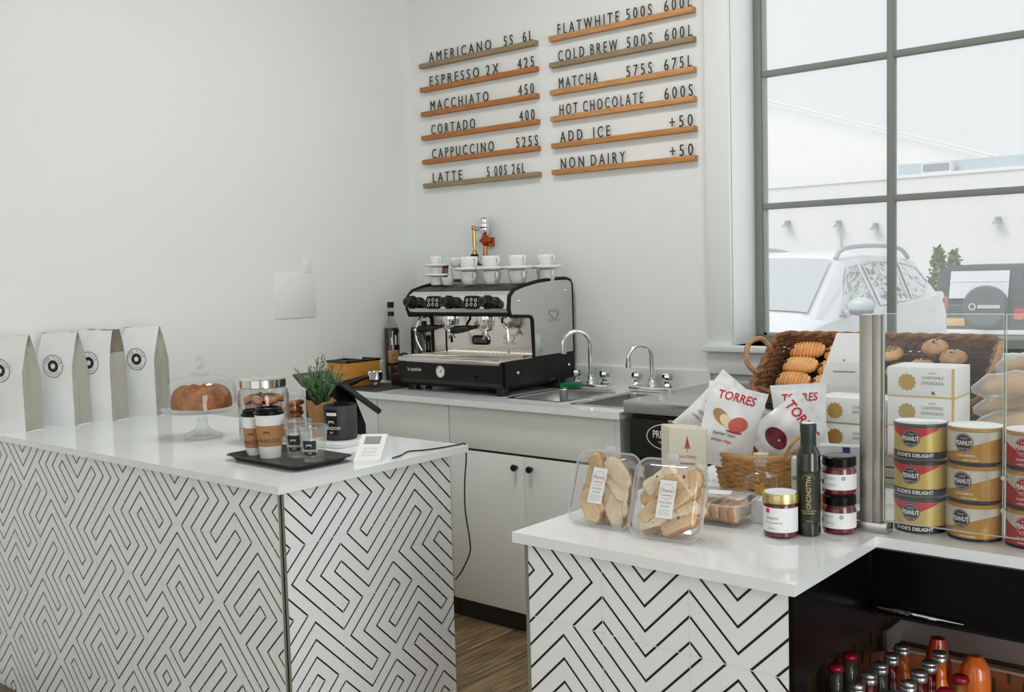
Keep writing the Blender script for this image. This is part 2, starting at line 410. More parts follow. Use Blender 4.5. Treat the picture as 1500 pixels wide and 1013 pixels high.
# ---- left service counter
lc = thing('service_counter', 'long white counter base with black maze pattern tiles left of the floor gap', 'counter', (0, 0, 0))
MB().box(-0.065, 1.585, -2.062, -1.475, 0.0, 0.8895).build('carcass', m_cab, lc)
FRONT = ['RLLRRRLRLLRLLRLLRR', 'RRLRLLLRRRRLLRRRLL', 'RRRRRLRRRLLLRLLRRL', 'LRLLRLLLRLRRRLLRRL', 'LRLRRRLRRRLRLLRLRR', 'LLLRLLLRLLLRRRRLLL',
         'LRRRLRRRLRRRLRRRLR', 'LRLLLRLLLRLLRLRRLL', 'RLLRRLLRRLLRRLLRRL', 'RLLRRLRLRLRLLRLRRL', 'LRLLRRLRLRRLLRLRLR']
FAR = 'LLRLRLRRLLR'                 # the extra column beside the left wall
FRONT = [FAR[i]+FRONT[i] for i in range(len(FRONT))]
fX = frame((0, -2.074, 0), (1, 0, 0), (0, 0, 1))
tile_face(FRONT, 1.584-19*TS, 0.926, -0.096, 1.588, 0.0, 0.8895, fX, 1.584-18*TS).build('tiled_front', TM, lc)
END = ['LLRLLRLL', 'LLRRRRLL', 'RRRLRRRL', 'RLLLRLLL', 'LRLRRRLL', 'RRLLLRLR', 'LRRLRLLL', 'RLRLRRRL', 'LRLRLLRR', 'RLRRLRLL', 'LRLLRRLR']
eX = frame((1.597, -2.09, 0), (0, 1, 0), (0, 0, 1))
tile_face(END, 0.015-TS, 0.926, 0.016, 0.615, 0.0, 0.8895, eX, 0.015).build('tiled_end', TM, lc)
MB().box(1.588, 1.599, -2.0755, -2.0735, 0, 0.8895).box(1.597, 1.599, -2.0755, -2.066, 0, 0.8895).build('corner_trim', m_trimmetal, lc)
ct = MB().prism([(1.6258, -2.1007), (1.6258, -1.423), (-1.423*LK+.001, -1.423), (-2.1007*LK+.001, -2.1007)], 0.89, 0.91)
single(ct, 'countertop', [m_quartz], 'white quartz slab on the tiled counter that carries the cake stand', 'countertop')
# ---- right counter
rc = thing('tiled_peninsula', 'short white counter end with bold black maze tiles and a black right side', 'counter', (0, 0, 0))
MB().box(2.392, 2.822, -2.072, -1.10, 0, 0.8895).build('carcass', m_blackmatte, rc)
RF = ['LLLRLR', 'RRLRLR', 'RLLRRL', 'RLLRRL', 'LRRLRL', 'RLRRLL', 'LLRLRR', 'RLRRLL', 'LRLRRL', 'RRLLRL']
rX = frame((0, -2.085, 0), (1, 0, 0), (0, 0, 1))
tile_face(RF, 2.377, 0.926, 2.386, 2.924, 0, 0.8895, rX, 2.377+2*TS).build('tiled_front', TM, rc)
MB().box(2.378, 2.386, -2.086, -2.06, 0, 0.8895).build('edge_trim', m_trimmetal, rc)
MB().box(2.38, 2.392, -2.06, -1.1, 0, 0.8895).build('side_panel', m_cab, rc)
L = [(2.3668, -2.1093), (2.9454, -2.1093), (2.9454, -1.759), (4.3, -1.759), (4.3, -1.05), (2.3668, -1.05)]
def slab(poly, z0, z1): return MB().prism(poly, z0, z1, I4)
single(slab(L, 0.89, 0.91), 'peninsula_countertop', [m_quartz], 'L shaped white quartz slab that carries the jars, tins and snack packs', 'countertop')
# ---- back counter
BZ = 0.909
bt = MB()
S1 = (1.03, 1.29, -0.53, -0.18); S2 = (1.36, 1.60, -0.55, -0.16)
xs = [0.0, S1[0], S1[1], S2[0], S2[1], 1.634]
def strip(x0, x1, hole):
    if hole: bt.box(x0, x1, -0.65, hole[2], BZ-0.025, BZ); bt.box(x0, x1, hole[3], -0.001, BZ-0.025, BZ)
    else: bt.box(x0, x1, -0.65, -0.001, BZ-0.025, BZ)
bt.prism([(0.002, -0.001), (-0.65*LK+.002, -0.65), (S1[0], -0.65), (S1[0], -0.001)], BZ-0.025, BZ); strip(S1[0], S1[1], S1); strip(S1[1], S2[0], None); strip(S2[0], S2[1], S2); strip(S2[1], 1.634, None)
single(bt, 'back_countertop', [m_quartz], 'white countertop along the menu wall under the espresso machine', 'countertop')
def sink(s4, label):
    x0, x1, y0, y1 = s4; cx, cy = (x0+x1)/2, (y0+y1)/2; w, d = x1-x0, y1-y0
    t = thing('sink', label, 'sink', (cx, cy, BZ), group='drop-in sinks')
    def rg(w, d, r, z): return [(p[0], p[1], z) for p in rrect(w, d, r, 6)]
    MB().loft([rg(w+0.03, d+0.03, 0.03, 0.0005), rg(w+0.028, d+0.028, 0.03, 0.004), rg(w-0.012, d-0.012, 0.03, 0.0035), rg(w-0.016, d-0.016, 0.028, 0.0)], cap0=False, cap1=False).build('rim', m_sink, t)
    MB().loft([rg(w-0.016, d-0.016, 0.028, 0.0), rg(w-0.022, d-0.022, 0.03, -0.13), rg(w-0.05, d-0.05, 0.03, -0.15)], cap0=False, cap1=True).build('basin', m_sink, t)
    MB().lathe([(0, -0.146), (0.022, -0.1455), (0.026, -0.149)], 20).build('drain', m_chrome, t)
sink(S1, 'steel sink nearest the espresso machine'); sink(S2, 'steel sink beside the stainless worktop')
def cabinet(name, label, x0, x1, kind):
    t = thing(name, label, 'cabinet', (x0, -0.62, 0)); w = x1-x0
    if kind == 'panel': MB().box(0.002, w-0.002, 0.018, 0.615, 0.10, 0.8835).build('body', m_cab, t)
    else: MB().box(0.002, w-0.02, 0.018, 0.615, 0.10, 0.70).box(0.002, w-0.02, 0.018, 0.03, 0.70, 0.88).build('body', m_cab, t)
    MB().box(0.0, w, 0.035, 0.05, 0.001, 0.10).build('toe_kick', M('toe_kick_black', (.018, .018, .017), .5), t)
    g = 0.0022
    if kind == 'panel':
        MB().box(g, w-g, 0, 0.018, 0.086, 0.702, bev=0.001).build('door', m_cab, t)
        MB().box(g, w-g, 0, 0.018, 0.712, 0.880, bev=0.001).build('drawer', m_cab, t)
    else:
        mid = 1.172-x0
        MB().box(g, w-g-0.018, 0, 0.018, 0.712, 0.880, bev=0.001).build('false_front', m_cab, t)
        MB().box(0.004, w-0.004, 0.012, 0.0185, 0.70, 0.714).build('shadow_gap', m_black, t)
        for (a, b, kx) in ((g, mid-0.003, mid-0.038), (mid+0.003, w-g-0.018, mid+0.037)):
            d = MB().box(a, b, 0, 0.018, 0.086, 0.702, bev=0.001).build('door', m_cab, t)
            k = MB().lathe([(0, 0), (0.007, 0), (0.006, 0.01), (0.0125, 0.014), (0.0135, 0.02), (0.011, 0.025), (0, 0.026)], 20, X=T(kx, 0, 0.66) @ RX(PI/2))
            k.build('knob', m_black, d)
        MB().box(mid-0.003, mid+0.003, -0.0012, 0.0178, 0.086, 0.702).build('door_stile', m_cabedge, t)
        MB().box(w-0.018, w, -0.001, 0.60, 0.0, 0.8835).build('end_panel', m_cabedge, t)
cabinet('base_cabinet', 'white flat front base cabinet in the dark corner left of the espresso machine', 0.004, 0.357, 'panel')
cabinet('base_cabinet', 'white flat front base cabinet directly below the espresso machine', 0.359, 0.781, 'panel')
cabinet('sink_cabinet', 'white cabinet below the sinks with two doors and black round knobs', 0.783, 1.616, 'sink')
# ---- stainless prep fridge beside the sink cabinet
pf = thing('undercounter_fridge', 'black undercounter fridge with a stainless top and white oval maker badge', 'fridge', (1.655, -0.645, 0))
MB().box(0.02, 1.68, 0.012, 0.62, 0.08, 0.905).build('body', m_black, pf)
MB().box(0, 1.70, -0.01, 0.63, 0.912, 0.955, bev=0.002).build('stainless_top', m_steeltop, pf)
d = MB().box(0.02, 0.62, -0.004, 0.012, 0.12, 0.895, bev=0.003).build('door', m_black, pf)
bd = MB(); bX = frame((0.3, -0.0045, 0.80), (1, 0, 0), (0, 0, 1)) 
n = 48; ri = []; ro = []
for i in range(n):
    a = 2*PI*i/n; ri.append((0.083*math.cos(a), 0.043*math.sin(a), 0.0005)); ro.append((0.086*math.cos(a), 0.046*math.sin(a), 0.0005))
bd.add(ri+ro, [(i, n+i, n+(i+1) % n, (i+1) % n) for i in range(n)], 0, False, bX)
bd.text('PRECISION', 0.036, 0, bX @ T(0, -0.004, 0.0006), wx=0.70, bold=0.012)
bd.text('refrigeration', 0.013, 0, bX @ T(0, -0.022, 0.0006), wx=1.2)
bd.build('badge', m_whiteprint, d, (-0.125, 0, 0.038))
MB().box(0.18, 0.28, -0.014, -0.004, 0.885, 0.9, bev=0.003).build('latch', m_steel, d)
for x in (0.06, 1.62): MB().lathe([(0, 0), (0.02, 0), (0.02, 0.03), (0.012, 0.03), (0.012, 0.08), (0, 0.08)], 14, X=T(x, 0.08, 0)).build('foot', m_black, pf)
# ---------------------------------------------------------------- left counter: coffee bags
CZ = 0.91
def weave_mat():
    m = bpy.data.materials.new('woven_gusset_print'); m.use_nodes = True; nt = m.node_tree; b = nt.nodes['Principled BSDF']
    tc = nt.nodes.new('ShaderNodeTexCoord'); mp = nt.nodes.new('ShaderNodeMapping'); mp.inputs['Rotation'].default_value = (0.6, 0, 0); mp.inputs['Scale'].default_value = (1, 1, 1)
    nt.links.new(tc.outputs['Object'], mp.inputs['Vector'])
    wv = nt.nodes.new('ShaderNodeTexWave'); wv.bands_direction = 'Z'; wv.inputs['Scale'].default_value = 52; wv.inputs['Distortion'].default_value = 0.6
    nt.links.new(mp.outputs['Vector'], wv.inputs['Vector'])
    cr = nt.nodes.new('ShaderNodeValToRGB'); cr.color_ramp.elements[0].color = (*rgb(122, 120, 108), 1); cr.color_ramp.elements[1].color = (*rgb(196, 194, 182), 1)
    nt.links.new(wv.outputs['Fac'], cr.inputs['Fac']); nt.links.new(cr.outputs['Color'], b.inputs['Base Color']); b.inputs['Roughness'].default_value = 0.6
    return m
m_gusset = weave_mat()
m_bag = M('white_coffee_bag', (0.80, 0.81, 0.80), 0.42, var=0.02, vscale=8, bump=0.12, bscale=14)
m_baginner = M('bag_inside', rgb(120, 112, 96), 0.7, var=0.2, vscale=200)
def coffee_bag(label, x, y, rz, w, d, h, seed, lx, gape):
    """origin at the front right bottom corner; front faces local -y, right gusset faces local +x"""
    rnd = random.Random(seed)
    t = thing('coffee_bag', label, 'coffee bag', (x, y, CZ), rz, 'coffee bags along the left wall')
    nz = 9; zs = [h*i/(nz-1) for i in range(nz)]
    def depth(z):                       # distance between the front and back sheet, pinching to the top
        k = max(0, (z-0.62*h)/(0.38*h)); return d*(1-k)**0.8*(1-0.0*k)+0.006+gape*k
    nx = 7; fr = MB(); vs = []
    for z in zs:
        dd = depth(z)
        for i in range(nx+1):
            u = i/nx; bul = 0.007*math.sin(PI*u)*math.sin(PI*min(1, z/(0.75*h)))
            vs.append((-w+w*u, (d-dd)/2-bul+rnd.uniform(-0.0012, 0.0012), z+(rnd.uniform(-0.003, 0.003) if z == h else 0)))
    q = lambda n: [(j*(n+1)+i, j*(n+1)+i+1, (j+1)*(n+1)+i+1, (j+1)*(n+1)+i) for j in range(nz-1) for i in range(n)]
    fr.add(vs, q(nx), 0, True); fr.build('front_panel', m_bag, t)
    bk = MB(); bk.add([(p[0], d-p[1], p[2]) for p in vs], [f[::-1] for f in q(nx)], 0, True); bk.build('back_panel', m_bag, t)
    for sx in (0, 1):
        g = MB(); gv = []
        for z in zs:
            dd = depth(z); k = max(0, (z-0.66*h)/(0.34*h))
            for (yy, inn) in ((-0.5, 0), (-0.25, 0.35), (0, 1), (0.25, 0.35), (0.5, 0)):
                off = -(0.004+0.03*k)*inn+(0.003*rnd.uniform(-1, 1) if inn else 0)
                gv.append(((off if sx else -w-off), d/2+yy*dd, z))
        g.add(gv, [(f if sx else f[::-1]) for f in q(4)], [0 if j < 6 or gape < 0.01 else 1 for j in range(nz-1) for i in range(4)], False)
        g.build('gusset', [m_gusset, m_baginner], t)
    MB().box(-w, 0, 0.001, d-0.001, 0, 0.002).build('bottom_fold', m_bag, t)
    lb = MB(); LX = frame((lx, -0.0095, 0.214*h/0.33), (1, 0, 0), (0, 0, 1))
    lb.disc((0, 0), 0.0405, 0, 40, LX, 0.0).ring((0, 0), 0.0385, 0.0405, 1, 40, LX, 0.0004)
    lb.disc((0, 0), 0.0215, 1, 30, LX, 0.0005)
    lb.add([(0.0105*math.cos(PI/2+i*2*PI/5), 0.0105*math.sin(PI/2+i*2*PI/5), 0.001) for i in range(5)], [(0, 1, 2, 3, 4)], 0, False, LX)
    def arc(st, r, a_mid, size, up):
        n = len(st)
        for i, ch in enumerate(st):
            if ch == ' ': continue
            da = (i-(n-1)/2)*size*0.85/r; a = a_mid-da if up else a_mid+da
            lb.text(ch, size, 1, LX @ T(r*math.cos(a), r*math.sin(a), 0.0006) @ RZ(a-PI/2 if up else a+PI/2) @ T(0, -size*0.35, 0))
    arc('FOR FIVE', 0.0305, PI/2, 0.0125, True); arc('ROASTERS', 0.0305, -PI/2, 0.0085, False)
    lb.build('round_logo_label', [m_bag, m_print], t)
    return t
bg = 0.43
coffee_bag('leftmost white coffee bag cut by the photo edge', 0.137, -2.022, bg, 0.150, 0.080, 0.328, 1, -0.085, 0.0)
coffee_bag('second white coffee bag from the left with a narrow pinched top', 0.143, -1.852, bg, 0.150, 0.078, 0.328, 2, -0.072, 0.0)
coffee_bag('third white coffee bag from the left with its top gaping open', 0.170, -1.726, bg, 0.150, 0.088, 0.331, 3, -0.082, 0.035)
coffee_bag('rightmost white coffee bag beside the glass cake stand', 0.186, -1.560, bg, 0.150, 0.085, 0.331, 4, -0.07, 0.0)

# ---------------------------------------------------------------- cake stand, dome and bundt cake
cx, cy = 0.785, -1.757
t = thing('cake_stand', 'clear glass pedestal cake stand holding the bundt cake', 'cake stand', (cx, cy, CZ))
MB().lathe([(0, 0.004), (0.052, 0.0), (0.058, 0.004), (0.058, 0.010), (0.045, 0.017), (0.028, 0.026), (0.018, 0.036), (0.0145, 0.05), (0.0185, 0.056), (0.0125, 0.064), (0.0125, 0.075), (0.019, 0.082), (0.03, 0.086)], 40).build('pedestal', m_glass, t)
MB().lathe([(0, 0.082), (0.03, 0.086), (0.118, 0.088), (0.126, 0.094), (0.127, 0.097), (0.124, 0.096), (0.115, 0.0915), (0, 0.0905)], 48).build('plate', m_glass, t)
dm = thing('glass_dome', 'clear glass dome with a looped knob covering the bundt cake', 'cake dome', (cx, cy, CZ+0.0975))
MB().lathe([(0.108, 0), (0.1105, 0.0), (0.110, 0.035), (0.106, 0.064), (0.096, 0.082), (0.078, 0.093), (0.05, 0.1), (0.02, 0.104), (0, 0.105)], 56).build('dome', MG('dome_glass', (0.99, 0.995, 0.99), 0.75, base=0.05), dm)
kb = MB().lathe([(0, 0.105), (0.026, 0.106), (0.028, 0.111), (0.02, 0.115), (0.009, 0.118), (0.008, 0.126), (0.012, 0.129)], 24)
kb.tube([(0.0155*math.cos(a), 0, 0.144+0.0155*math.sin(a)) for a in [(-1.9+i*0.31) for i in range(17)]], [0.0065]*12+[0.006, 0.0055, 0.005, 0.0042, 0.003], 10)
kb.build('knob', m_glass, dm)
m_cake = M('bundt_cake_crust', rgb(150, 92, 48), 0.75, var=0.5, vscale=28, bump=0.6, bscale=70)
cake = MB(); rings = []
for j in range(15):
    a = PI*j/14; ring = []
    for i in range(64):
        th = 2*PI*i/64; fl = 1+0.13*abs(math.sin(4*th))*math.sin(a)+0.02*math.sin(13*th+j)
        r = 0.053+0.037*math.cos(PI-a)*-1*fl if j < 7 else 0.053+0.037*math.cos(a)*fl
        r = 0.0555+0.0385*math.cos(a)*(fl if math.cos(a) > 0 else 1); z = 0.066*math.sin(a)**0.75*(0.93+0.07*fl)+0.0035*math.sin(9*th)*math.sin(a)
        ring.append((r*math.cos(th), r*math.sin(th), z))
    rings.append(ring)
cake.loft(rings, cap0=False, cap1=False)
single(cake, 'bundt_cake', [m_cake], 'golden brown ring shaped bundt cake under the glass dome', 'cake', (cx, cy, CZ+0.0985))

# ---------------------------------------------------------------- cookie jars
def jar(label, x, y, r, h, lid_r, lid_h, lid_mat, group='glass cookie jars'):
    t = thing('cookie_jar', label, 'jar', (x, y, CZ), group=group)
    MB().lathe([(0, 0.006), (r*0.8, 0.002), (r*0.95, 0.008), (r, 0.025), (r, h*0.72), (r*0.96, h*0.80), (lid_r*0.97, h*0.86), (lid_r*0.97, h-lid_h), (lid_r*0.93, h-lid_h), (lid_r*0.93, h*0.86), (r*0.93, h*0.79), (r*0.965, h*0.71), (r*0.965, 0.03), (r*0.88, 0.012), (0, 0.012)], 44).build('glass_body', m_glass, t)
    MB().lathe([(lid_r, h-lid_h), (lid_r*1.04, h-lid_h+0.003), (lid_r*1.04, h-0.006), (lid_r*0.98, h-0.003), (lid_r*0.6, h), (0, h+0.001)], 40).build('lid', lid_mat, t)
    return t
jx, jy = 1.033, -1.70
jar('large glass jar with a wide metal lid behind the paper cups', jx, jy, 0.077, 0.200, 0.067, 0.031, m_steelpol)
jar('small glass jar of cookies between the large jar and the black terminal', 0.943, -1.517, 0.042, 0.135, 0.034, 0.02, m_glass)
m_cookie = M('orange_brown_cookie', rgb(200, 120, 60), 0.7, var=0.25, vscale=60, bump=0.4, bscale=90)
m_cookie2 = M('dark_cookie', rgb(70, 42, 28), 0.7, var=0.3, vscale=60)
m_drizzle = M('cream_drizzle', rgb(225, 205, 170), 0.5)
def bar_bm(seed, drz=True, cut=False):
    r = random.Random(seed); mb = MB().box(-0.020, 0.020, -0.012, 0.012, -0.009, 0.010, 0, 0.005)
    mb.box(-0.0203, 0.0203, -0.0123, 0.0123, -0.0115, -0.005, 1, 0.003)
    for k in range(4):
        x = -0.016+k*0.008; mb.tube([(x, -0.0125, 0.006), (x+0.002, -0.008, 0.0108), (x+0.004, 0.008, 0.0108), (x+0.006, 0.0125, 0.006)], 0.0013, 5, 2)
    return mb
cm = bar_bm(1).mesh('cookie_bar', [m_cookie, m_cookie2, m_drizzle])
r = random.Random(3)
for lay in range(5):
    for k in range(7):
        a = k*PI/3+lay*0.5; rr = 0.040 if k else 0.0; z = 0.026+lay*0.027
        o = bpy.data.objects.new('cookie_bar', cm); COL.objects.link(o)
        o.location = (jx+rr*math.cos(a), jy+rr*math.sin(a), CZ+z); o.rotation_euler = (r.uniform(-0.5, 0.5), r.uniform(-0.5, 0.5), r.uniform(0, 3))
        tag(o, 'orange brown cookie bar with dark base inside the large glass jar', 'cookie', 'cookie bars in the large jar')
dn = MB(); dn.loft([[((0.021+0.010*math.cos(b))*math.cos(a), (0.021+0.010*math.cos(b))*math.sin(a), 0.0085*math.sin(b)) for b in [2*PI*k/10 for k in range(10)]] for a in [2*PI*i/24 for i in range(25)]], cap0=False, cap1=False)
dmh = dn.mesh('ring_cookie', [M('caramel_ring_cookie', rgb(190, 108, 58), 0.5, var=0.3, vscale=40)])
for k in range(5):
    o = bpy.data.objects.new('ring_cookie', dmh); COL.objects.link(o)
    o.location = (0.943+0.003*math.sin(k*2), -1.517+0.003*math.cos(k*3), CZ+0.022+0.0175*k); o.rotation_euler = (0.1*math.sin(k*2.2), 0.12*math.cos(k*1.7), k)
    tag(o, 'ring shaped caramel cookie inside the small glass jar', 'cookie', 'ring cookies in the small jar')

# ---------------------------------------------------------------- tray with cups
tr = MB()
def rg(w, d, rr, z): return [(p[0], p[1], z) for p in rrect(w, d, rr, 6)]
tr.loft([rg(0.285, 0.155, 0.02, 0), rg(0.29, 0.16, 0.022, 0.0), rg(0.325, 0.195, 0.03, 0.016), rg(0.333, 0.203, 0.03, 0.0165), rg(0.333, 0.203, 0.03, 0.0145), rg(0.322, 0.192, 0.028, 0.0145), rg(0.288, 0.158, 0.02, 0.0035), rg(0.28, 0.15, 0.02, 0.003)])
m_tray = M('charcoal_tray', (0.022, 0.023, 0.022), 0.35)
single(tr, 'serving_tray', [m_tray], 'charcoal rectangular tray with four sample cups on the left counter', 'tray', (1.362, -1.866, CZ+0.0005), -0.03)
TZ = CZ+0.0042
m_sleeve = M('kraft_sleeve', rgb(176, 128, 84), 0.8, var=0.06, vscale=40)
def logo_x(mb, X, s, m):   # little antler like cross mark
    for sg in (1, -1):
        mb.tube([(-s*sg, -0.35*s, 0), (-0.3*s*sg, 0.05*s, 0), (0.4*s*sg, 0.35*s, 0), (s*sg, 0.2*s, 0)], 0.09*s, 5, m, X)
def cyl_frame(r0, r1, z0, z1, a, zc, e=0.0006):
    r = r0+(r1-r0)*(zc-z0)/(z1-z0)+e; sl = math.atan2(r1-r0, z1-z0)
    n = Vector((math.cos(a)*math.cos(sl), math.sin(a)*math.cos(sl), -math.sin(sl))); xx = Vector((-math.sin(a), math.cos(a), 0)); yy = n.cross(xx)
    return frame((r*math.cos(a), r*math.sin(a), zc), xx, yy)
def hot_cup(label, x, y, rb, rt, h, s0, s1, a):
    t = thing('paper_cup', label, 'cup', (x, y, TZ), group='hot drink cups on the tray')
    hr = h-0.016
    MB().lathe([(0, 0.001), (rb-0.002, 0.001), (rb, 0), (rt, hr), (0, hr)], 36).build('cup_body', m_paper, t)
    f = lambda z: rb+(rt-rb)*z/hr
    sl = MB().lathe([(f(s0), s0), (f(s0)+0.0012, s0), (f(s1)+0.0012, s1), (f(s1), s1)], 36)
    L1 = cyl_frame(f(s0), f(s1), s0, s1, a, s0+(s1-s0)*0.68, 0.002); logo_x(sl, L1, 0.009, 1)
    sl.text('PARADOX', 0.0145, 1, z=s0+(s1-s0)*0.2, cyl=(f(s0+0.2*(s1-s0))+0.0022, a), sp=1.15)
    sl.build('kraft_sleeve', [m_sleeve, m_print], t)
    MB().lathe([(rt+0.001, hr-0.002), (rt+0.003, hr), (rt+0.003, hr+0.004), (rt-0.001, hr+0.006), (rt-0.004, hr+0.016), (rt-0.006, hr+0.0165), (rt-0.009, hr+0.012), (0, hr+0.012)], 36).build('lid', m_blackgloss, t)
CA = math.atan2(-3.586+1.86, 3.621-1.3)-0.40
hot_cup('smaller white paper cup with kraft sleeve at the left end of the tray', 1.212, -1.868, 0.0235, 0.0325, 0.128, 0.022, 0.078, CA+0.1)
hot_cup('taller white paper cup with kraft sleeve and black lid in the middle', 1.290, -1.872, 0.0285, 0.0395, 0.139, 0.034, 0.092, CA+0.15)
def cold_cup(label, x, y, rb, rt, h, a):
    t = thing('plastic_cup', label, 'cup', (x, y, TZ), group='clear cold drink cups on the tray')
    c = MB(); c.lathe([(0, 0.004), (rb*0.8, 0.003), (rb, 0.001), (rb, 0.0), (rt, h), (rt+0.0015, h), (rt-0.001, h-0.001), (rb-0.0015, 0.005), (0, 0.0055)], 36)
    c.build('cup_body', m_plastic, t)
    lz = MB().lathe([(rt+0.001, h-0.004), (rt+0.0035, h-0.002), (rt+0.0035, h+0.004), (rt-0.001, h+0.006), (rt-0.004, h+0.002), (rt*0.3, h+0.0025), (0, h+0.0025)], 36)
    lz.ring((0, 0), 0.0, 0.005, 1, 16, None, h+0.003); lz.build('lid', [m_plastic, m_print], t)
    lb = MB(); f = lambda z: rb+(rt-rb)*z/h+0.0008
    n = 8; vs = []
    for z in (h*0.22, h*0.66):
        for i in range(n+1):
            b = a-0.021/rt+0.042/rt*i/n; vs.append((f(z)*math.cos(b), f(z)*math.sin(b), z))
    lb.add(vs, [(i, i+1, n+1+i+1, n+1+i) for i in range(n)], 0, True)
    logo_x(lb, cyl_frame(rb, rt, 0, h, a, h*0.52, 0.003), 0.0085, 1)
    lb.text('PARADOX', 0.0095, 1, z=h*0.33, cyl=(f(h*0.33)+0.0008, a), bold=0.02, sp=1.05).text('coffee', 0.005, 1, z=h*0.27, cyl=(f(h*0.27)+0.0008, a))
    lb.build('black_label', [m_print, m_whiteprint], t)
cold_cup('clear plastic cup with black label touching the tall paper cup', 1.362, -1.832, 0.0275, 0.0385, 0.100, CA+0.02)
cold_cup('clear plastic cup with black label nearest the right end of the tray', 1.447, -1.846, 0.0285, 0.0395, 0.092, CA+0.02)

# ---------------------------------------------------------------- black pot on its white stand, rosemary, terminal, card reader
bs = MB(); bs.loft([rg(0.145, 0.155, 0.03, 0), rg(0.15, 0.16, 0.03, 0.003), rg(0.15, 0.16, 0.03, 0.013), rg(0.145, 0.155, 0.03, 0.016)])
single(bs, 'display_stand', [m_white], 'white rounded slab under the black tip pot', 'stand', (1.268, -1.60, CZ), 0.1)
m_char = M('charcoal_ceramic', (0.030, 0.034, 0.034), 0.55, var=0.08, vscale=30)
t = thing('tip_pot', 'charcoal cylindrical pot with white lettering in front of the rosemary', 'pot', (1.272, -1.60, CZ+0.0165))
MB().lathe([(0, 0.0), (0.046, 0.0), (0.0485, 0.003), (0.0495, 0.1), (0.0485, 0.102), (0.0465, 0.1), (0.0455, 0.012), (0, 0.011)], 44).build('pot_body', m_char, t)
lb = MB(); pa = math.atan2(-3.586+1.60, 3.621-1.272)-0.55; R = 0.0502
def cyl_patch(mb, R, a0, a1, z0, z1, m, n=8):
    vs = [(R*math.cos(a0+(a1-a0)*i/n), R*math.sin(a0+(a1-a0)*i/n), z) for z in (z0, z1) for i in range(n+1)]
    mb.add(vs, [(i, i+1, n+2+i, n+1+i) for i in range(n)], m, True)
cyl_patch(lb, R, pa-0.42, pa+0.34, 0.018, 0.092, 0)
cyl_patch(lb, R+0.0004, pa-0.38, pa+0.3, 0.074, 0.083, 1)
logo_x(lb, cyl_frame(R, R, 0, 1, pa-0.04, 0.055, 0.0012), 0.010, 1)
lb.text('PARADOX', 0.0125, 1, z=0.033, cyl=(R+0.0006, pa-0.04), bold=0.015).text('tips', 0.0085, 1, z=0.022, cyl=(R+0.0006, pa-0.04))
lb.build('black_label', [m_blackmatte, m_whiteprint], t)
single(MB().box(-0.024, 0.024, -0.0008, 0.0008, 0, 0.098), 'menu_card', [m_blackmatte], 'thin black card standing inside the charcoal tip pot', 'card', (1.275, -1.597, CZ+0.0285), 0.5)
# rosemary in kraft wrap
px, py = 1.133, -1.558
t = thing('potted_rosemary', 'green rosemary plant in a kraft paper wrapped pot', 'plant', (px, py, CZ))
kw = MB(); rr = random.Random(5); rings = []
for j in range(8):
    z = 0.118*j/7; ring = []
    for i in range(30):
        a = 2*PI*i/30; rad = 0.036+0.010*j/7+0.0022*math.sin(7*a+j*0.4)*(j/7)+rr.uniform(-0.0008, 0.0008)
        ring.append((rad*math.cos(a), rad*math.sin(a), z+(0.008*math.sin(3*a+1)+0.004*math.sin(8*a) if j == 7 else 0)))
    rings.append(ring)
kw.loft(rings, cap1=False); kw.build('kraft_wrap', m_kraft, t)
MB().disc((0, 0), 0.040, 0, 24, None, 0.098).build('soil', M('soil', rgb(50, 38, 28), 0.95), t)
stm = MB(); fo = MB()
for k in range(26):
    a = rr.uniform(0, 2*PI); lean = rr.uniform(0.0, 0.085) if k > 4 else rr.uniform(0, 0.02); hh = rr.uniform(0.085, 0.145)+(0.035 if k < 4 else 0)
    pts = [(0.02*math.cos(a)*rr.random()+lean*s**1.3*math.cos(a), 0.02*math.sin(a)*rr.random()+lean*s**1.3*math.sin(a), 0.095+hh*s) for s in [0, .25, .5, .75, 1]]
    stm.tube(pts, [0.0016, 0.0014, 0.0012, 0.001, 0.0006], 5)
    for q in range(34):
        s = 0.12+0.88*q/34; i = min(3, int(s*4)); u = s*4-i
        p = Vector(pts[i]).lerp(Vector(pts[i+1]), u); b = rr.uniform(0, 2*PI); ln = rr.uniform(0.014, 0.024)*(1.1-0.5*s)
        d = Vector((math.cos(b), math.sin(b), rr.uniform(0.5, 1.3))).normalized(); sd = d.cross(Vector((0, 0, 1))).normalized()*0.0015
        fo.add([p-sd, p+sd, p+d*ln*0.6+sd*1.1+Vector((0, 0, .001)), p+d*ln, p+d*ln*0.6-sd*1.1+Vector((0, 0, .001))], [(0, 1, 2, 3, 4)], rr.choice((0, 0, 1, 2)))
stm.build('stem', M('rosemary_stem', rgb(110, 120, 70), 0.8), t)
fo.build('foliage', [M('rosemary_green', rgb(62, 120, 70), 0.55), M('rosemary_pale', rgb(120, 160, 105), 0.55), M('rosemary_deep', rgb(36, 88, 58), 0.55)], t)
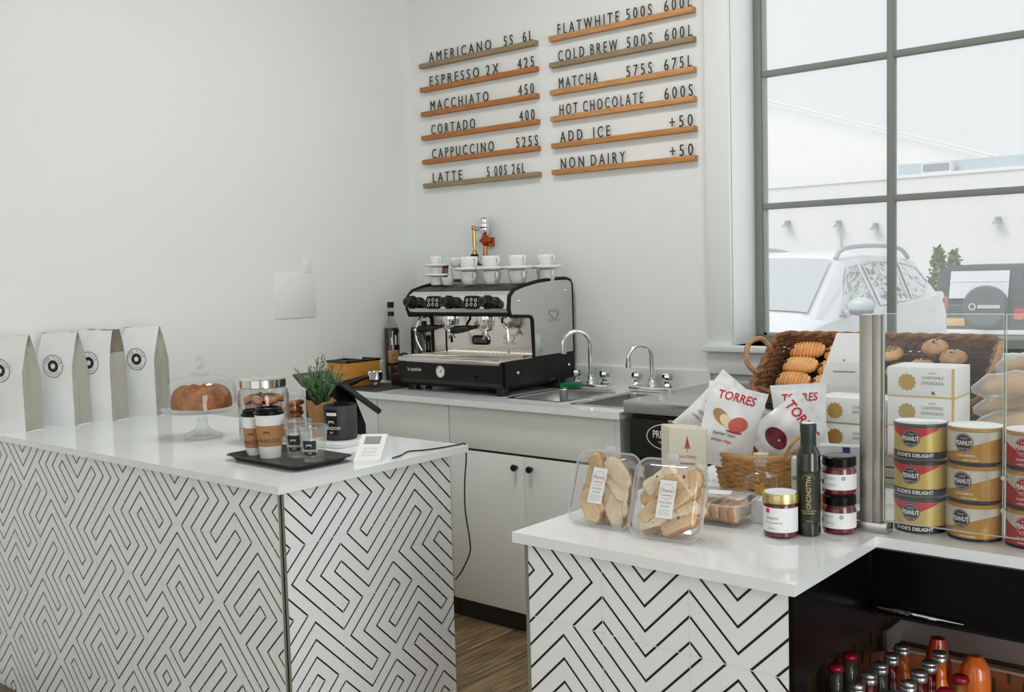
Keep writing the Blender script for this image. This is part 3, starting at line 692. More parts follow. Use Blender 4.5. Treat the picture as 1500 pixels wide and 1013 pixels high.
# point of sale terminal
t = thing('register_terminal', 'black point of sale stand with two tilted screens behind the rosemary', 'register', (0.992, -1.505, CZ))
w = MB().prism([(0.0, 0.0), (0.20, 0.0), (0.20, 0.03), (0.13, 0.155), (0.03, 0.158), (0.0, 0.135)], -0.075, 0.0, frame((0, 0, 0), (1, 0, 0), (0, 0, 1)))
w.build('stand', m_blackmatte, t)
sc = MB().box(-0.005, 0.150, -0.10, 0.11, -0.009, 0.009, 0, 0.006).box(0.004, 0.142, -0.09, 0.10, 0.0092, 0.0096, 1)
o = sc.build('cashier_screen', [m_black, m_blackgloss], t, (0.138, 0.02, 0.168)); o.rotation_euler = (RZ(1.0) @ RY(0.68)).to_euler()
sc = MB().box(-0.062, 0.0, 0.0, 0.15, -0.004, 0.004, 0, 0.002)
sc.build('customer_screen', [M('dark_olive_plastic', rgb(70, 70, 62), 0.4)], t, (0.012, -0.02, 0.150), (0, 0.62, 0))
# card reader
t = thing('card_reader', 'white wedge shaped card reader with a small grey display', 'card reader', (1.556, -1.735, CZ), 0.62)
w = MB().prism([(-0.062, 0.0), (0.062, 0.0), (0.062, 0.006), (0.035, 0.02), (0.058, 0.062), (0.045, 0.064), (-0.062, 0.012)], -0.036, 0.036, frame((0, 0, 0), (0, 1, 0), (0, 0, 1)))
w.build('housing', m_white, t)
sX = frame((0, -0.062, 0.0123), (1, 0, 0), (0, 0.107, 0.052))
w = MB().rect(-0.022, 0.022, 0.072, 0.107, 0.0006, 0, sX).rect(-0.016, 0.016, 0.077, 0.102, 0.001, 1, sX)
for i in range(3):
    for j in range(3): w.rect(-0.019+j*0.014, -0.009+j*0.014, 0.018+i*0.015, 0.027+i*0.015, 0.0008, 2, sX)
w.build('display', [m_greyprint, M('lcd_grey', rgb(150, 152, 140), 0.2), M('pale_keys', (0.70, 0.71, 0.70), 0.4)], t)
cp = [(1.60, -1.70, CZ+0.004), (1.588, -1.66, CZ+0.003), (1.56, -1.60, CZ+0.003), (1.585, -1.56, CZ+0.003), (1.60, -1.50, CZ+0.003), (1.607, -1.44, CZ+0.003), (1.608, -1.417, CZ+0.0), (1.609, -1.415, CZ-0.04), (1.612, -1.428, 0.80), (1.622, -1.44, 0.72), (1.645, -1.45, 0.64), (1.648, -1.455, 0.60), (1.63, -1.47, 0.55), (1.606, -1.474, 0.52)]
def smooth(pts, n=6):
    out = []; P = [Vector(p) for p in pts]
    for i in range(len(P)-1):
        a, b, c, d = P[max(0, i-1)], P[i], P[i+1], P[min(len(P)-1, i+2)]
        for k in range(n):
            t = k/n; out.append(0.5*((2*b)+(c-a)*t+(2*a-5*b+4*c-d)*t*t+(3*b-a-3*c+d)*t**3))
    return out+[P[-1]]
single(MB().tube(smooth(cp), 0.0022, 7), 'power_cord', [m_black], 'thin black cord running from the card reader over the counter end', 'cord')
# ---------------------------------------------------------------- espresso machine
m_backsteel = M('machine_mirror_steel', (0.80, 0.76, 0.70), 0.12, 1.0)
m_sidesteel = M('machine_side_steel', (0.66, 0.66, 0.63), 0.22, 1.0)
em = thing('espresso_machine', 'two group steel and black espresso machine carrying stacked white cups', 'espresso machine', (0, 0, BZ))
X0, X1 = 0.392, 0.985
yz = lambda x: frame((x, 0, 0), (0, 1, 0), (0, 0, 1))          # local x -> world y, local y -> z, extrudes along world x
Z = lambda z: z-BZ
base = MB().prism([(-0.522, Z(0.962)), (-0.507, Z(0.945)), (-0.03, Z(0.945)), (-0.03, Z(1.055)), (-0.46, Z(1.05)), (-0.512, Z(1.046)), (-0.524, Z(1.036))], X0+0.004, X1-0.004, yz(0))
base.prism([(-0.50, Z(0.948)), (-0.032, Z(0.948)), (-0.032, Z(1.053)), (-0.46, Z(1.05)), (-0.50, Z(1.046))], X1-0.004, X1+0.002, yz(0))
base.prism([(-0.50, Z(0.948)), (-0.032, Z(0.948)), (-0.032, Z(1.053)), (-0.46, Z(1.05)), (-0.50, Z(1.046))], X0-0.002, X0+0.004, yz(0))
base.build('base_housing', m_black, em)
MB().box(X0+0.03, X1-0.03, -0.48, -0.06, Z(0.93), Z(0.945)).build('underside_pan', m_blackmatte, em)
tr = MB().box(X0+0.006, X1-0.006, -0.527, -0.515, Z(1.034), Z(1.056), 0, 0.005).box(X0+0.006, X1-0.006, -0.52, -0.26, Z(1.048), Z(1.0565), 0)
for k in range(26):
    x = X0+0.03+k*(X1-X0-0.06)/25; tr.box(x-0.0035, x+0.0035, -0.495, -0.27, Z(1.0565), Z(1.0605), 0, 0.001)
tr.box(X0+0.02, X1-0.02, -0.505, -0.497, Z(1.0565), Z(1.0615), 0).box(X0+0.02, X1-0.02, -0.385, -0.379, Z(1.0565), Z(1.061), 0)
tr.build('drip_tray', m_steelpol, em)
MB().box(X0+0.012, X1-0.012, -0.265, -0.25, Z(1.05), Z(1.238)).build('backsplash', m_backsteel, em)
MB().box(X0+0.012, X1-0.012, -0.25, -0.035, Z(1.05), Z(1.33)).build('boiler_housing', m_blackmatte, em)
# side panels with dark edge beading
side = [(-0.447, Z(1.232)), (-0.458, Z(1.26)), (-0.452, Z(1.312)), (-0.425, Z(1.336)), (-0.36, Z(1.352)), (-0.27, Z(1.366)), (-0.16, Z(1.374)), (-0.07, Z(1.374)), (-0.045, Z(1.366)), (-0.033, Z(1.348)), (-0.032, Z(1.055)), (-0.303, Z(1.051)), (-0.308, Z(1.208)), (-0.318, Z(1.222)), (-0.335, Z(1.226))]
for (a, b, nm) in ((X1-0.012, X1, 1), (X0, X0+0.012, 0)):
    p = MB().prism(side, a, b, yz(0))
    if nm:
        for (y, z) in ((-0.40, 1.29), (-0.085, 1.325), (-0.055, 1.14)): p.lathe([(0.006, 0), (0.006, 0.003), (0.004, 0.005), (0, 0.005)], 12, 1, X=T(X1, y, Z(z)) @ RY(PI/2))
        p.text('S2', 0.075, 2, frame((X1, -0.165, Z(1.195)), (0, 1, 0), (0, 0, 1)), z=0.0012, wx=1.15, bold=0.012)
    p.build('side_panel', [m_sidesteel, m_chrome, M('embossed_logo', (0.55, 0.55, 0.53), 0.4, 1.0)], em)
    ed = MB().tube([((a+b)/2, y, z) for (y, z) in side], 0.0085, 8, 0, closed=True); ed.build('edge_bead', m_blackmatte, em)
for sx in (X0+0.05, X1-0.06):
    pass
for (x, y) in ((X0+0.03, -0.455), (X1-0.035, -0.475), (X0+0.05, -0.09), (X1-0.045, -0.09)):
    MB().lathe([(0, 0), (0.026, 0), (0.026, 0.03), (0.022, 0.04), (0, 0.04)], 18, X=T(x, y, 0)).build('foot', m_black, em)
# head
hd = MB().prism([(-0.462, Z(1.262)), (-0.45, Z(1.238)), (-0.25, Z(1.238)), (-0.25, Z(1.34)), (-0.425, Z(1.337)), (-0.452, Z(1.318))], X0+0.012, X1-0.012, yz(0))
hd.build('head_front', m_steelpol, em)
MB().box(X0+0.012, X1-0.012, -0.445, -0.26, Z(1.228), Z(1.238)).build('head_underside', m_blackmatte, em)
MB().tube([(X0+0.01, -0.452, Z(1.238)), (X1-0.01, -0.452, Z(1.238))], 0.006, 8).build('head_bead', m_blackmatte, em)
tp = MB().prism([(-0.43, Z(1.336)), (-0.35, Z(1.352)), (-0.26, Z(1.358)), (-0.04, Z(1.358)), (-0.04, Z(1.340)), (-0.43, Z(1.330))], X0+0.012, X1-0.012, yz(0))
tp.build('cup_tray', M('dark_cup_tray', (0.02, 0.02, 0.02), 0.45), em)
FX = frame((0, -0.4625, 0), (1, 0, 0), (0, 0, 1)); zk = Z(1.287)
def on_head(x): return T(x, -0.4585, zk) @ RX(PI/2-0.09)
for x in (0.452, 0.672, 0.888):
    kb = MB().lathe([(0.0, 0.0), (0.024, 0.0), (0.024, 0.01), (0.027, 0.014), (0.026, 0.03), (0.0215, 0.036), (0.021, 0.056), (0.018, 0.06), (0, 0.06)], 20, 0, X=on_head(x))
    for k in range(10):
        a = 2*PI*k/10; kb.box(0.024, 0.0285, -0.004, 0.004, 0.014, 0.032, 0, X=on_head(x) @ RZ(a))
    kb.ring((0, 0), 0.0145, 0.017, 1, 24, on_head(x), 0.0605); kb.build('steam_knob', [m_black, M('dim_ring', (.12, .12, .11), .3, .8)], em)
for x in (0.562, 0.784):
    pp = MB().loft([[(p[0], p[1], z) for p in rrect(w, h, 0.016, 5)] for (w, h, z) in ((0.088, 0.056, 0.0), (0.088, 0.056, 0.004), (0.082, 0.05, 0.006))], 0, X=on_head(x))
    pp.loft([[(p[0], p[1], z) for p in rrect(w, h, 0.012, 5)] for (w, h, z) in ((0.074, 0.043, 0.0062), (0.074, 0.043, 0.0066))], 2, X=on_head(x))
    for (u, v) in ((-0.024, 0.009), (0.0, 0.011), (0.024, 0.009), (-0.024, -0.010), (0.024, -0.010), (0, -0.008)):
        pp.ring((u, v), 0.0045, 0.0075, 1, 16, on_head(x), 0.0072)
    pp.build('button_panel', [m_black, m_silver, m_blackgloss], em)
# group heads with portafilters
for gi, (x, ang) in enumerate(((0.580, 0.0), (0.782, 0.0))):
    g = MB().lathe([(0, Z(1.238)), (0.036, Z(1.236)), (0.038, Z(1.215)), (0.036, Z(1.198)), (0, Z(1.196))], 26, X=T(x, -0.375, 0)).build('group_head', m_chrome, em)
    pf = MB().lathe([(0, -0.024), (0.024, -0.022), (0.033, -0.01), (0.0345, 0.008), (0.0345, 0.014), (0, 0.014)], 26)
    pf.tube([(0, 0, -0.022), (0, 0, -0.036), (0.0, -0.004, -0.046)], 0.008, 8).tube([(0, 0, -0.034), (-0.014, 0, -0.05), (-0.016, 0, -0.058)], 0.0055, 8).tube([(0, 0, -0.034), (0.014, 0, -0.05), (0.016, 0, -0.058)], 0.0055, 8)
    pfo = pf.build('portafilter', m_chrome, em, (x, -0.375, Z(1.186)))
    ha = -2.55+ang; d = Vector((math.cos(ha), math.sin(ha), -0.12))
    hp = [d*0.036, d*0.055, d*0.07, d*0.10, d*0.135, d*0.15, d*0.155]
    MB().tube(hp, [0.007, 0.008, 0.012, 0.0155, 0.0165, 0.013, 0.006], 12).ball(tuple(d*0.157), 0.009, 1).build('handle', [m_black, m_chrome], pfo)
# hot water spout and steam wands
MB().tube(smooth([(0.682, -0.36, Z(1.236)), (0.682, -0.365, Z(1.21)), (0.682, -0.385, Z(1.19)), (0.682, -0.395, Z(1.165))]), 0.0055, 8).build('hot_water_spout', m_chrome, em)
MB().tube(smooth([(0.432, -0.40, Z(1.235)), (0.424, -0.425, Z(1.19)), (0.43, -0.44, Z(1.13)), (0.452, -0.43, Z(1.075))]), 0.005, 8).ball((0.432, -0.40, Z(1.232)), 0.012).build('steam_wand', m_chrome, em)
MB().tube(smooth([(0.90, -0.39, Z(1.235)), (0.902, -0.41, Z(1.205)), (0.93, -0.42, Z(1.19)), (0.94, -0.42, Z(1.15)), (0.942, -0.42, Z(1.075))]), 0.005, 8).ball((0.90, -0.39, Z(1.23)), 0.013).build('steam_wand', m_chrome, em)
bsX = frame((0, -0.2655, 0), (1, 0, 0), (0, 0, 1))
MB().loft([[(p[0], p[1], z) for p in rrect(w, h, 0.016, 5)] for (w, h, z) in ((0.10, 0.042, 0), (0.10, 0.042, 0.005), (0.094, 0.036, 0.007))], 0, X=bsX @ T(0.655, Z(1.115), 0)).rect(-0.038, 0.038, -0.011, 0.011, 0.0075, 1, bsX @ T(0.655, Z(1.115), 0)).build('clock_display', [m_black, M('dull_lcd', rgb(88, 98, 78), 0.2)], em)
MB().text('S2', 0.062, 0, bsX, z=0.0012, wx=1.25, bold=0.01).build('model_badge', m_sidesteel, em, (0.815, 0, Z(1.10)))
MB().box(0.472, 0.482, -0.268, -0.2655, Z(1.10), Z(1.20)).box(0.443, 0.447, -0.268, -0.2655, Z(1.06), Z(1.235)).build('sight_glass', m_blackmatte, em)
fX2 = frame((0, -0.5262, Z(0.998)), (1, 0, 0), (0, -0.06, 1))
MB().text('la spaziale', 0.022, 0, fX2, z=0.001, wx=0.95, bold=0.02).build('front_badge', m_silver, em, (0.50, 0, 0))
gX = T(0.655, -0.5235, Z(1.0)) @ RX(PI/2)
gg = MB().lathe([(0, 0.004), (0.021, 0.004), (0.0225, 0.007), (0.025, 0.006), (0.0255, 0)], 30, 0, X=gX).disc((0, 0), 0.0208, 1, 28, gX, 0.0046)
gg.rect(-0.001, 0.001, -0.004, 0.014, 0.0052, 2, gX @ RZ(-0.7)).disc((0, 0), 0.004, 2, 14, gX, 0.0054)
for k in range(9): gg.rect(-0.0006, 0.0006, 0.015, 0.019, 0.005, 2, gX @ RZ(-2.2+k*0.55))
gg.build('pressure_gauge', [m_silver, m_whiteprint, m_print], em)
MB().tube([(X1-0.15, -0.525, Z(0.985)), (X1-0.13, -0.53, Z(0.985))], 0.006, 8).build('switch', m_blackgloss, em)
for (y, z) in ((-0.42, 1.0), (-0.075, 1.003)):
    MB().lathe([(0.007, 0), (0.007, 0.003), (0.005, 0.005), (0, 0.005)], 12, X=T(X1+0.002, y, Z(z)) @ RY(PI/2)).build('screw', m_chrome, em)

# ---------------------------------------------------------------- cups on the machine
CT = 1.3585
cupm = MB().lathe([(0, 0.0015), (0.026, 0), (0.029, 0.003), (0.037, 0.02), (0.0405, 0.044), (0.041, 0.056), (0.0395, 0.057), (0.038, 0.046), (0.033, 0.018), (0.022, 0.006), (0, 0.006)], 30).mesh('cup_bowl', [m_china])
hdl = MB().tube(smooth([(0.0385, 0, 0.047), (0.053, 0, 0.049), (0.0595, 0, 0.038), (0.055, 0, 0.024), (0.039, 0, 0.018)], 4), 0.0038, 8).mesh('cup_handle', [m_china])
sau = MB().lathe([(0, 0.004), (0.024, 0.001), (0.027, 0.0), (0.03, 0.003), (0.058, 0.004), (0.066, 0.008), (0.067, 0.018), (0.0645, 0.0185), (0.058, 0.0085), (0.024, 0.0062), (0, 0.006)], 36).mesh('saucer', [m_china])
def cup(x, y, z, a, label, sc=1.0):
    t = thing('coffee_cup', label, 'cup', (x, y, z), a, 'white cups on the espresso machine'); t.scale = (sc, sc, sc)
    o = bpy.data.objects.new('bowl', cupm); COL.objects.link(o); o.parent = t
    o = bpy.data.objects.new('handle', hdl); COL.objects.link(o); o.parent = t
def saucer(x, y, z, label, sc=1.0):
    o = bpy.data.objects.new('saucer', sau); COL.objects.link(o); o.location = (x, y, z); o.scale = (sc, sc, sc)
    tag(o, label, 'saucer', 'white saucers between the stacked cups')
ha = -0.45
stacks = [(0.655, -0.33, 'in front of the copper tap', 1.0), (0.770, -0.315, 'just right of the copper tap', 1.0), (0.893, -0.29, 'second stack from the right end of the machine', 1.0), (0.955, -0.175, 'rightmost stack on the machine', 1.0)]
for (x, y, w, s) in stacks:
    cup(x, y, CT, ha, 'lower white cup in the stack ' + w if w[:2] in ('in', 'ju') else 'lower white cup of the ' + w, s)
    saucer(x, y, CT+0.057, 'white saucer in the stack ' + w if w[:2] in ('in', 'ju') else 'white saucer in the ' + w, s)
    cup(x, y, CT+0.0635, ha+0.15, 'upper white cup in the stack ' + w if w[:2] in ('in', 'ju') else 'upper white cup of the ' + w, s)
ex, ey, es = 0.455, -0.325, 0.82
single(MB().lathe([(0, 0.002), (0.024, 0), (0.0275, 0.003), (0.034, 0.036), (0.033, 0.0365), (0.026, 0.005), (0, 0.005)], 26), 'espresso_dish', [m_china], 'bottom white handleless cup of the leftmost stack on the machine', 'cup', (ex, ey, CT))
saucer(ex, ey, CT+0.0365, 'lower white saucer of the leftmost stack on the machine', 0.8)
cup(ex, ey, CT+0.0425, ha, 'middle white cup of the leftmost stack on the machine', 0.66)
saucer(ex, ey, CT+0.0801, 'upper white saucer of the leftmost stack on the machine', 0.8)
cup(ex, ey, CT+0.0861, ha, 'top white cup of the leftmost stack on the machine', 0.72)
single(MB().lathe([(0, 0.002), (0.021, 0), (0.023, 0.002), (0.029, 0.034), (0.028, 0.0345), (0.022, 0.004), (0, 0.004)], 26), 'espresso_dish', [m_china], 'low white handleless cup second from the left on the machine', 'cup', (0.53, -0.335, CT))
gsm = MB().lathe([(0, 0.004), (0.021, 0.003), (0.023, 0.0), (0.029, 0.075), (0.0275, 0.075), (0.0215, 0.008), (0, 0.008)], 26)
single(gsm, 'shot_glass', [m_glass], 'clear tumbler behind the low handleless cup on the machine', 'glass', (0.515, -0.255, CT))
cup(0.515, -0.255, CT+0.0755, ha, 'white cup standing on the clear tumbler on the machine', 0.78)
t = thing('paper_cup', 'dark paper cup with kraft band leaning at the left end of the machine top', 'cup', (0.408, -0.245, CT))
MB().lathe([(0, 0.001), (0.022, 0), (0.033, 0.088), (0.031, 0.088), (0.021, 0.004), (0, 0.004)], 26).build('cup_body', m_blackmatte, t)
MB().lathe([(0.0278, 0.042), (0.0285, 0.042), (0.0325, 0.076), (0.0315, 0.076)], 26).build('kraft_band', m_kraft, t)

# ---------------------------------------------------------------- copper tap on the wall behind the machine
t = thing('copper_tap', 'copper and chrome tap on the menu wall behind the cups', 'tap', (0.50, -0.045, 0))
MB().tube([(0.0, 0, 1.39), (0.0, 0, 1.585)], 0.0095, 12).lathe([(0.012, 0), (0.012, 0.02), (0, 0.02)], 14, X=T(0, 0, 1.555)).build('copper_pipe', m_copper, t)
v = MB().lathe([(0, 1.58), (0.013, 1.58), (0.021, 1.592), (0.021, 1.612), (0.026, 1.618), (0.026, 1.632), (0.021, 1.638), (0.022, 1.652), (0.014, 1.66), (0, 1.66)], 20)
v.tube([(0, 0, 1.61), (-0.03, -0.012, 1.61), (-0.05, -0.02, 1.61)], 0.0095, 10); v.build('chrome_valve', m_chrome, t)
MB().tube([(-0.05, -0.02, 1.618), (-0.05, -0.02, 1.52)], [0.009, 0.0065], 10).lathe([(0.011, 0), (0.011, 0.018), (0.007, 0.022), (0, 0.022)], 12, X=T(-0.05, -0.02, 1.49)).ball((-0.05, -0.02, 1.615), 0.0115).build('brass_arm', m_brass, t)
MB().lathe([(0, 1.495), (0.018, 1.495), (0.019, 1.46), (0.022, 1.452), (0.034, 1.448), (0.034, 1.443), (0, 1.443)], 20, X=T(-0.05, -0.02, 0)).build('black_nozzle', m_black, t)
MB().lathe([(0, -0.007), (0.018, -0.006), (0.0265, 0), (0.018, 0.006), (0, 0.007)], 24, X=T(0.028, -0.03, 1.556) @ RX(PI/2)).tube([(0, 0, 1.556), (0.028, -0.024, 1.556)], 0.006, 8).ball((-0.016, -0.01, 1.556), 0.008).build('valve_wheel', M('red_copper', rgb(170, 70, 40), 0.3, 0.8), t)
MB().box(-0.02, 0.02, 0.03, 0.045, 1.53, 1.57).tube([(0, 0, 1.55), (0, 0.04, 1.55)], 0.006, 8).build('wall_bracket', m_copper, t)

# ---------------------------------------------------------------- left corner of the back counter
m_syrup = MG('dark_syrup_glass', (0.10, 0.03, 0.02), 0.8, base=0.05)
m_darkliq = M('dark_syrup', (0.012, 0.004, 0.004), 0.15)
def syrup(label, x, y, a, s=1.0):
    t = thing('syrup_bottle', label, 'bottle', (x, y, BZ), a, 'syrup bottles beside the machine'); t.scale = (s, s, s)
    MB().lathe([(0, 0.003), (0.034, 0.0), (0.037, 0.004), (0.037, 0.235), (0.034, 0.25)], 28).lathe([(0, 0.2501), (0.034, 0.25)], 28).build('syrup', m_darkliq, t)
    MB().lathe([(0.0375, 0.004), (0.0375, 0.238), (0.031, 0.262), (0.018, 0.29), (0.0145, 0.315), (0.0145, 0.345), (0.012, 0.345)], 28).build('glass', MG('syrup_glass', (0.93, 0.92, 0.88), 0.7), t)
    MB().lathe([(0.0155, 0.305), (0.0155, 0.325), (0.0145, 0.326)], 20).build('neck_band', m_black, t)
    MB().lathe([(0, 0.345), (0.016, 0.345), (0.016, 0.372), (0, 0.373)], 20).build('cap', m_black, t)
    lb = MB(); cyl_patch(lb, 0.038, -0.55, 0.95, 0.085, 0.145, 0)
    logo_x(lb, cyl_frame(0.038, 0.038, 0, 1, 0.2, 0.12, 0.001), 0.009, 1); lb.text('SYRUP', 0.012, 1, z=0.094, cyl=(0.0384, 0.2))
    for k in range(3): cyl_patch(lb, 0.0379, -0.1+0.5*k, 0.12+0.5*k, 0.17, 0.205+0.01*k, 2, 3)
    lb.build('kraft_label', [m_kraft, m_print, m_whiteprint], t)
syrup('dark syrup bottle with kraft label nearest the left wall', 0.065, -0.245, -0.75)
syrup('dark syrup bottle half hidden behind the machine head', 0.155, -0.155, -0.8, 1.0)
syrup('dark syrup bottle just left of the machine steam wand', 0.245, -0.205, -0.7, 0.86)
single(MB().box(0, 0.30, 0, 0.24, 0, 0.006, 0, 0.003), 'tamping_mat', [M('rubber_mat', (0.035, 0.035, 0.033), 0.7)], 'dark rubber tamping mat at the left end of the back counter', 'mat', (0.065, -0.63, BZ), 0.0)
m_amber = M('amber_wood', rgb(205, 140, 62), 0.45, var=0.06, vscale=15)
t = thing('knock_box', 'amber wooden box with a dark rimmed top in the left corner', 'box', (0.012, -0.60, BZ))
MB().box(0, 0.135, 0, 0.2, 0, 0.115, 0, 0.003).build('wooden_body', m_amber, t)
MB().box(-0.003, 0.138, -0.003, 0.012, 0.115, 0.122).box(-0.003, 0.138, 0.188, 0.203, 0.115, 0.122).box(-0.003, 0.012, 0, 0.2, 0.115, 0.122).box(0.123, 0.138, 0, 0.2, 0.115, 0.122).box(0, 0.135, 0, 0.2, 0.112, 0.117).build('dark_rim', M('dark_metal_rim', rgb(70, 68, 58), 0.35, 0.7), t)
MB().tube([(0.0, 0.1, 0.125), (0.135, 0.1, 0.125)], 0.009, 10).build('knock_bar', m_silver, t)
MZ = BZ+0.0065
t = thing('loose_portafilter', 'chrome portafilter with black handle lying on the tamping mat', 'portafilter', (0.247, -0.525, MZ))
MB().lathe([(0, 0.02), (0.022, 0.021), (0.034, 0.034), (0.036, 0.066), (0.033, 0.067), (0.031, 0.04), (0, 0.036)], 26).tube([(0, 0, 0.03), (0, 0, 0.008)], 0.009, 8).build('basket', m_chrome, t)
MB().tube([(-0.025, -0.026, 0.045), (-0.045, -0.047, 0.037), (-0.07, -0.073, 0.024), (-0.098, -0.102, 0.0162), (-0.112, -0.117, 0.016)], [0.009, 0.011, 0.015, 0.0155, 0.012], 12).build('handle', m_black, t)
m_dkwood = M('dark_walnut', rgb(44, 24, 18), 0.4, var=0.3, vscale=20)
t = thing('tamper_stand', 'dark walnut block holding a tamper beside the machine', 'stand', (0.262, -0.445, MZ), 0)
MB().box(0, 0.115, 0, 0.095, 0, 0.052, 0, 0.006).build('walnut_block', m_dkwood, t)
t = thing('tamper', 'coffee tamper with a dark grip standing on the walnut block', 'tamper', (0.300, -0.395, MZ+0.0525))
MB().lathe([(0, 0), (0.027, 0), (0.027, 0.016), (0.012, 0.022), (0, 0.024)], 26).build('steel_base', m_chrome, t)
MB().lathe([(0.009, 0.02), (0.008, 0.04), (0.014, 0.06), (0.02, 0.074), (0.016, 0.088), (0, 0.092)], 22).build('grip', m_black, t)
def tumbler(label, x, y, z):
    single(MB().lathe([(0, 0.004), (0.023, 0.003), (0.025, 0.0), (0.029, 0.082), (0.0275, 0.082), (0.0225, 0.009), (0, 0.008)], 26), 'tumbler', [m_glass], label, 'glass', (x, y, z), group='clear tumblers in the back corner')
tumbler('clear tumbler at the wall side of the walnut block', 0.185, -0.345, BZ); tumbler('clear tumbler on the walnut block beside the tamper', 0.350, -0.415, MZ+0.0525)
single(MB().box(0, 0.11, 0, 0.006, 0, 0.13, 0, 0.001), 'notice_card', [m_paper], 'small white card standing below the syrup bottles', 'card', (0.185, -0.292, BZ), 0.35)

# ---------------------------------------------------------------- faucets and scrubber
def faucet(label, x, y, h, reach, ang):
    t = thing('faucet', label, 'faucet', (x, y, BZ), 0, 'chrome gooseneck faucets')
    MB().box(-0.10, 0.10, -0.026, 0.026, 0, 0.022, 0, 0.006).build('deck_plate', m_chrome, t)
    r = reach/2; d = Vector((math.cos(ang), math.sin(ang), 0))
    pts = [Vector((0, 0, 0.02)), Vector((0, 0, h*0.5)), Vector((0, 0, h-r))]+[d*(r-r*math.cos(a))+Vector((0, 0, h-r+r*math.sin(a))) for a in [PI*k/12 for k in range(1, 13)]]+[d*reach+Vector((0, 0, h-r-0.03))]
    MB().tube(pts, 0.0095, 12).lathe([(0.02, 0.02), (0.02, 0.03), (0.014, 0.04), (0.014, 0.055), (0.01, 0.06)], 20).tube([pts[-1]+Vector((0, 0, 0.012)), pts[-1]+Vector((0, 0, -0.006))], 0.0125, 12).build('spout', m_chrome, t)
    for sx in (-0.072, 0.072):
        k = MB().lathe([(0.019, 0.02), (0.019, 0.028), (0.013, 0.036), (0.013, 0.046), (0.021, 0.052), (0.024, 0.066), (0.02, 0.078), (0, 0.082)], 8, X=T(sx, 0, 0)); k.build('tap_handle', m_chrome, t)
faucet('chrome gooseneck faucet right behind the sink by the espresso machine', 1.125, -0.105, 0.245, 0.115, -2.3)
faucet('chrome gooseneck faucet near the window and stainless worktop', 1.415, -0.085, 0.19, 0.10, -2.2)
t = thing('bottle_brush', 'green handled brush lying behind the first sink', 'brush', (1.0, -0.155, BZ+0.0135), 0.15)
MB().tube([(0.0, 0, 0), (0.03, 0, 0.002), (0.08, 0, 0.006), (0.10, 0, 0.007)], [0.008, 0.0115, 0.012, 0.009], 12).build('green_handle', M('green_plastic', rgb(20, 130, 70), 0.35), t)
MB().tube([(-0.07, 0, 0), (0.0, 0, 0)], 0.012, 10).build('black_bristles', m_blackmatte, t)

# ---------------------------------------------------------------- menu ledges
m_oak = [M('ledge_oak_'+n, c, 0.55, var=0.22, vscale=6, stretch=(2, 30, 30)) for n, c in (('honey', rgb(186, 128, 70)), ('amber', rgb(176, 112, 56)), ('grey', rgb(150, 128, 96)), ('pale', rgb(196, 142, 88)))]
m_letter = M('black_menu_letters', (0.035, 0.034, 0.03), 0.55)
rows = [2.4170, 2.3046, 2.1886, 2.0755, 1.9605, 1.8463]
left = [('AMERICANO', '5S  6L', 2, 'topmost of the left column'), ('ESPRESSO 2X', '425', 1, ''), ('MACCHIATO', '450', 1, ''), ('CORTADO', '400', 1, ''), ('CAPPUCCINO', '525S', 1, ''), ('LATTE', '5 00S 26L', 2, '')]
right = [('FLATWHITE', '500S  600L', 3, ''), ('COLD BREW', '500S  600L', 2, ''), ('MATCHA', '575S  675L', 3, ''), ('HOT CHOCOLATE', '600S', 3, ''), ('ADD  ICE', '+50', 0, ''), ('NON DAIRY', '+50', 0, '')]
nxL = {'AMERICANO': 0.395, 'ESPRESSO 2X': 0.435, 'MACCHIATO': 0.37, 'CORTADO': 0.283, 'CAPPUCCINO': 0.394, 'LATTE': 0.19, 'FLATWHITE': 0.316, 'COLD BREW': 0.305, 'MATCHA': 0.204, 'HOT CHOCOLATE': 0.425, 'ADD  ICE': 0.26, 'NON DAIRY': 0.333}
prW = {'5S  6L': (0.165, 0.022), '425': (0.092, 0.018), '450': (0.088, 0.022), '400': (0.086, 0.022), '525S': (0.125, 0.006), '5 00S 26L': (0.225, 0.085), '500S  600L': (0.305, 0.010), '575S  675L': (0.305, 0.014), '600S': (0.128, 0.012), '+50': (0.105, 0.014)}
